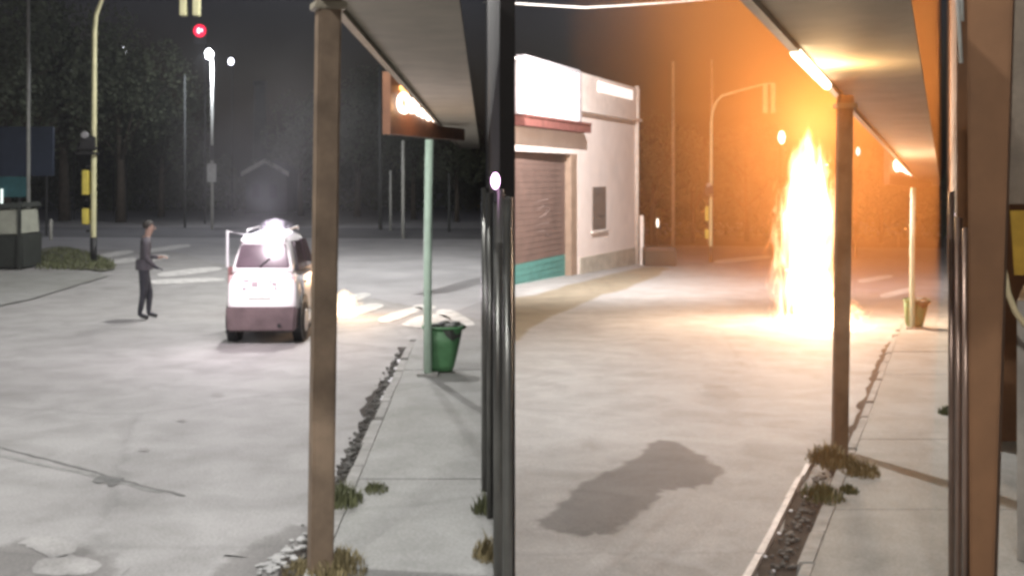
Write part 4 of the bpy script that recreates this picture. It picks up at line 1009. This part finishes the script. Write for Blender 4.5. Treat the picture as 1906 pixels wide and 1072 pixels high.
# ------------------------------------------------------------------ trees, wood and far houses
def tree_meshes(seed, h, cr, nleaf):
    rd = random.Random(seed); tr = MB()
    tr.tube([(0, 0, 0), (.1, 0, h * .25), (.05, .1, h * .5), (.15, 0, h * .8)], [.28, .22, .15, .05], 8)
    tips = []
    for i in range(9):
        a = rd.uniform(0, 6.283); z = h * rd.uniform(.3, .6); e = Vector((math.cos(a) * cr * rd.uniform(.5, .9), math.sin(a) * cr * rd.uniform(.5, .9), z + h * rd.uniform(.1, .35)))
        tr.tube([(.06, .05, z), Vector((0, 0, z)).lerp(e, .5) + Vector((0, 0, .3)), e], [.10, .06, .02], 6); tips.append(e)
    cl = [(e, cr * rd.uniform(.28, .5)) for e in tips] + [(Vector((rd.gauss(0, cr * .4), rd.gauss(0, cr * .4), h * rd.uniform(.5, .98))), cr * rd.uniform(.25, .5)) for _ in range(14)]
    lf = MB()
    for i in range(nleaf):
        c, r = rd.choice(cl); d = Vector((rd.gauss(0, 1), rd.gauss(0, 1), rd.gauss(0, .8))).normalized() * r * rd.uniform(.5, 1.1) ** .5
        p = c + d; a = Vector((rd.gauss(0, 1), rd.gauss(0, 1), rd.gauss(0, 1))).normalized(); b = a.orthogonal().normalized(); s = rd.uniform(.07, .16)
        lf.add([p - a * s, p + b * s * .6, p + a * s, p - b * s * .6], [(0, 1, 2, 3)])
    return tr, lf
protos = []
def tree(px, d, ytop, fr, lab, k, group):
    if len(protos) <= k:
        tr, lf = tree_meshes(k + 3, 9.0, 3.4, 5200)
        t = thing('tree', lab, 'tree', (0, 0, 0), 0, group); tr.build('trunk', M_bark, t, smooth=True); lf.build('crown', M_leaf, t); protos.append(t); src = t
    else: src = copy_tree(protos[k], (0, 0, 0), 0, lab)
    p = Q(px, 430, d); z = -fr.s * d; sc = (Q(px, ytop, d).z - z) / 9.2
    src.location = (p.x, p.y, z); src.rotation_euler = (0, 0, random.uniform(0, 6)); src.scale = (sc * .9, sc * .9, sc); src['group'] = group
    return src
gl = 'dark trees beyond the crossing'
tree(10, 60, 20, L, 'tall dark tree behind the dark blue billboard at far left', 0, gl)
tree(120, 64, -20, L, 'tallest dark tree left of the cream mast', 1, gl)
tree(225, 62, 40, L, 'dark tree directly right of the cream mast', 2, gl)
tree(300, 70, 150, L, 'rounded dark tree behind the walking person', 0, gl)
tree(560, 72, 190, L, 'dim tree behind the white car and brown post', 1, gl)
tree(665, 70, 140, L, 'dim tree between the brown post and the pale pole', 2, gl)
tree(770, 66, 190, L, 'dark tree behind the pale green corner pole', 0, gl)
tree(850, 62, 230, L, 'dark tree at the right of the darker crossing', 1, gl)
gr = 'dark trees beyond the fire'
tree(1215, 80, 230, R, 'dark tree behind the pole right of the pink building', 1, gr)
tree(1290, 84, 260, R, 'dark tree behind the curved mast', 2, gr)
tree(1390, 88, 240, R, 'dark tree behind the flames on their left', 0, gr)
tree(1640, 84, 280, R, 'dark tree behind the firelit corner pole', 1, gr)
def wood(fr, x0, x1, d, ytop, n, name):
    mb = MB()
    for i in range(n):
        px = random.uniform(x0, x1); dd = d + random.uniform(-2, 6); zt = Q(px, ytop + 22 * math.sin(px * .045) + 14 * math.sin(px * .13), dd).z
        z = -fr.s * dd + (zt + fr.s * dd) * random.random() ** .7; p = Vector(((px - 953) / F * dd, dd, z))
        a = Vector((random.gauss(0, 1), random.gauss(0, 1), random.gauss(0, 1))).normalized(); b = a.orthogonal().normalized(); s = random.uniform(.12, .28)
        mb.add([p - a * s, p + b * s * .7, p + a * s, p - b * s * .7], [(0, 1, 2, 3)])
    return stuff(mb.build(name, M_leaf, None, world=True))
wood(L, -150, 960, 82, 300, 16000, 'woods')
wood(R, 1180, 1800, 96, 330, 12000, 'woods')
# far house with pale gable
hp = Q(495, 400, 76); hs = 76 / F; ht = thing('house', 'dim far house with pale gable boards above the white car', 'house', (hp.x, 76, 0))
zr = Q(0, 300, 76).z; ze = Q(0, 322, 76).z
MB().hexa([(-38 * hs, 0, 0), (38 * hs, 0, 0), (38 * hs, 5, 0), (-38 * hs, 5, 0)], [(-38 * hs, 0, ze), (38 * hs, 0, ze), (38 * hs, 5, ze), (-38 * hs, 5, ze)]).add([(-38 * hs, 0, ze), (38 * hs, 0, ze), (0, 0, zr)], [(0, 1, 2)]).build('wall', M_grey, ht)
for s in (-1, 1):
    MB().hexa([(0, -.3, zr), (s * 44 * hs, -.3, ze - .1), (s * 44 * hs, 5.3, ze - .1), (0, 5.3, zr)], [(0, -.3, zr + .12), (s * 44 * hs, -.3, ze + .02), (s * 44 * hs, 5.3, ze + .02), (0, 5.3, zr + .12)]).build('roof', M_grey, ht)
    MB().hexa([(0, -.36, zr - .14), (s * 44 * hs, -.36, ze - .24), (s * 44 * hs, -.31, ze - .24), (0, -.31, zr - .14)], [(0, -.36, zr + .16), (s * 44 * hs, -.36, ze + .06), (s * 44 * hs, -.31, ze + .06), (0, -.31, zr + .16)]).build('bargeboard', M_fargable, ht)
for x in (-18, 14): MB().box((x * hs, -.02, 1.5), (.5, .06, .9)).build('window', M_black, ht)
tw = Q(484, 400, 84); tt = thing('chimney', 'faint tall grey chimney behind the far gabled house', 'chimney', (tw.x, 84, 0)); zz = Q(0, 158, 84).z
MB().tube([(0, 0, 0), (0, 0, zz)], [.62, .42], 12).build('stack', M_grey, tt, smooth=True)
MB().tube([(0, 0, zz - .1), (0, 0, zz + .25)], .5, 12).build('rim', M_grey, tt)

# grass on the verge
gm = MB()
vb = ver.data
for i in range(2600):
    px = random.uniform(66, 212); py = random.uniform(462, 502)
    if py < 458 + abs(px - 120) * .3 or py > 503: continue
    b = P(L, px, py, .035); l = random.uniform(.04, .14); w_ = .015; t_ = random.uniform(0, 6.28); dx, dy = math.cos(t_), math.sin(t_)
    gm.add([b + Vector((-dy, dx, 0)) * w_, b - Vector((-dy, dx, 0)) * w_, b + Vector((dx * l * .4, dy * l * .4, l))], [(0, 1, 2)])
stuff(gm.build('grass', mat('verge_grass', (.10, .11, .05), .8, .4, 2, bump=0), None, world=True))
# ------------------------------------------------------------------ night air that softens the far trees and haloes the lamps
hz = MB(); hz.box((0, 107, 4), (520, 240, 24)); ho = hz.build('haze', M_grey, None); stuff(ho)
def _air(nt, n, l, out):
    v = n.new('ShaderNodeVolumePrincipled'); v.inputs['Color'].default_value = (.84, .88, .92, 1); v.inputs['Density'].default_value = .0005; v.inputs['Anisotropy'].default_value = .3
    l.new(v.outputs[0], out.inputs['Volume'])
ho.data.materials[0] = volume_mat('night_air', 'haze', _air)
bpy.context.view_layer.update()
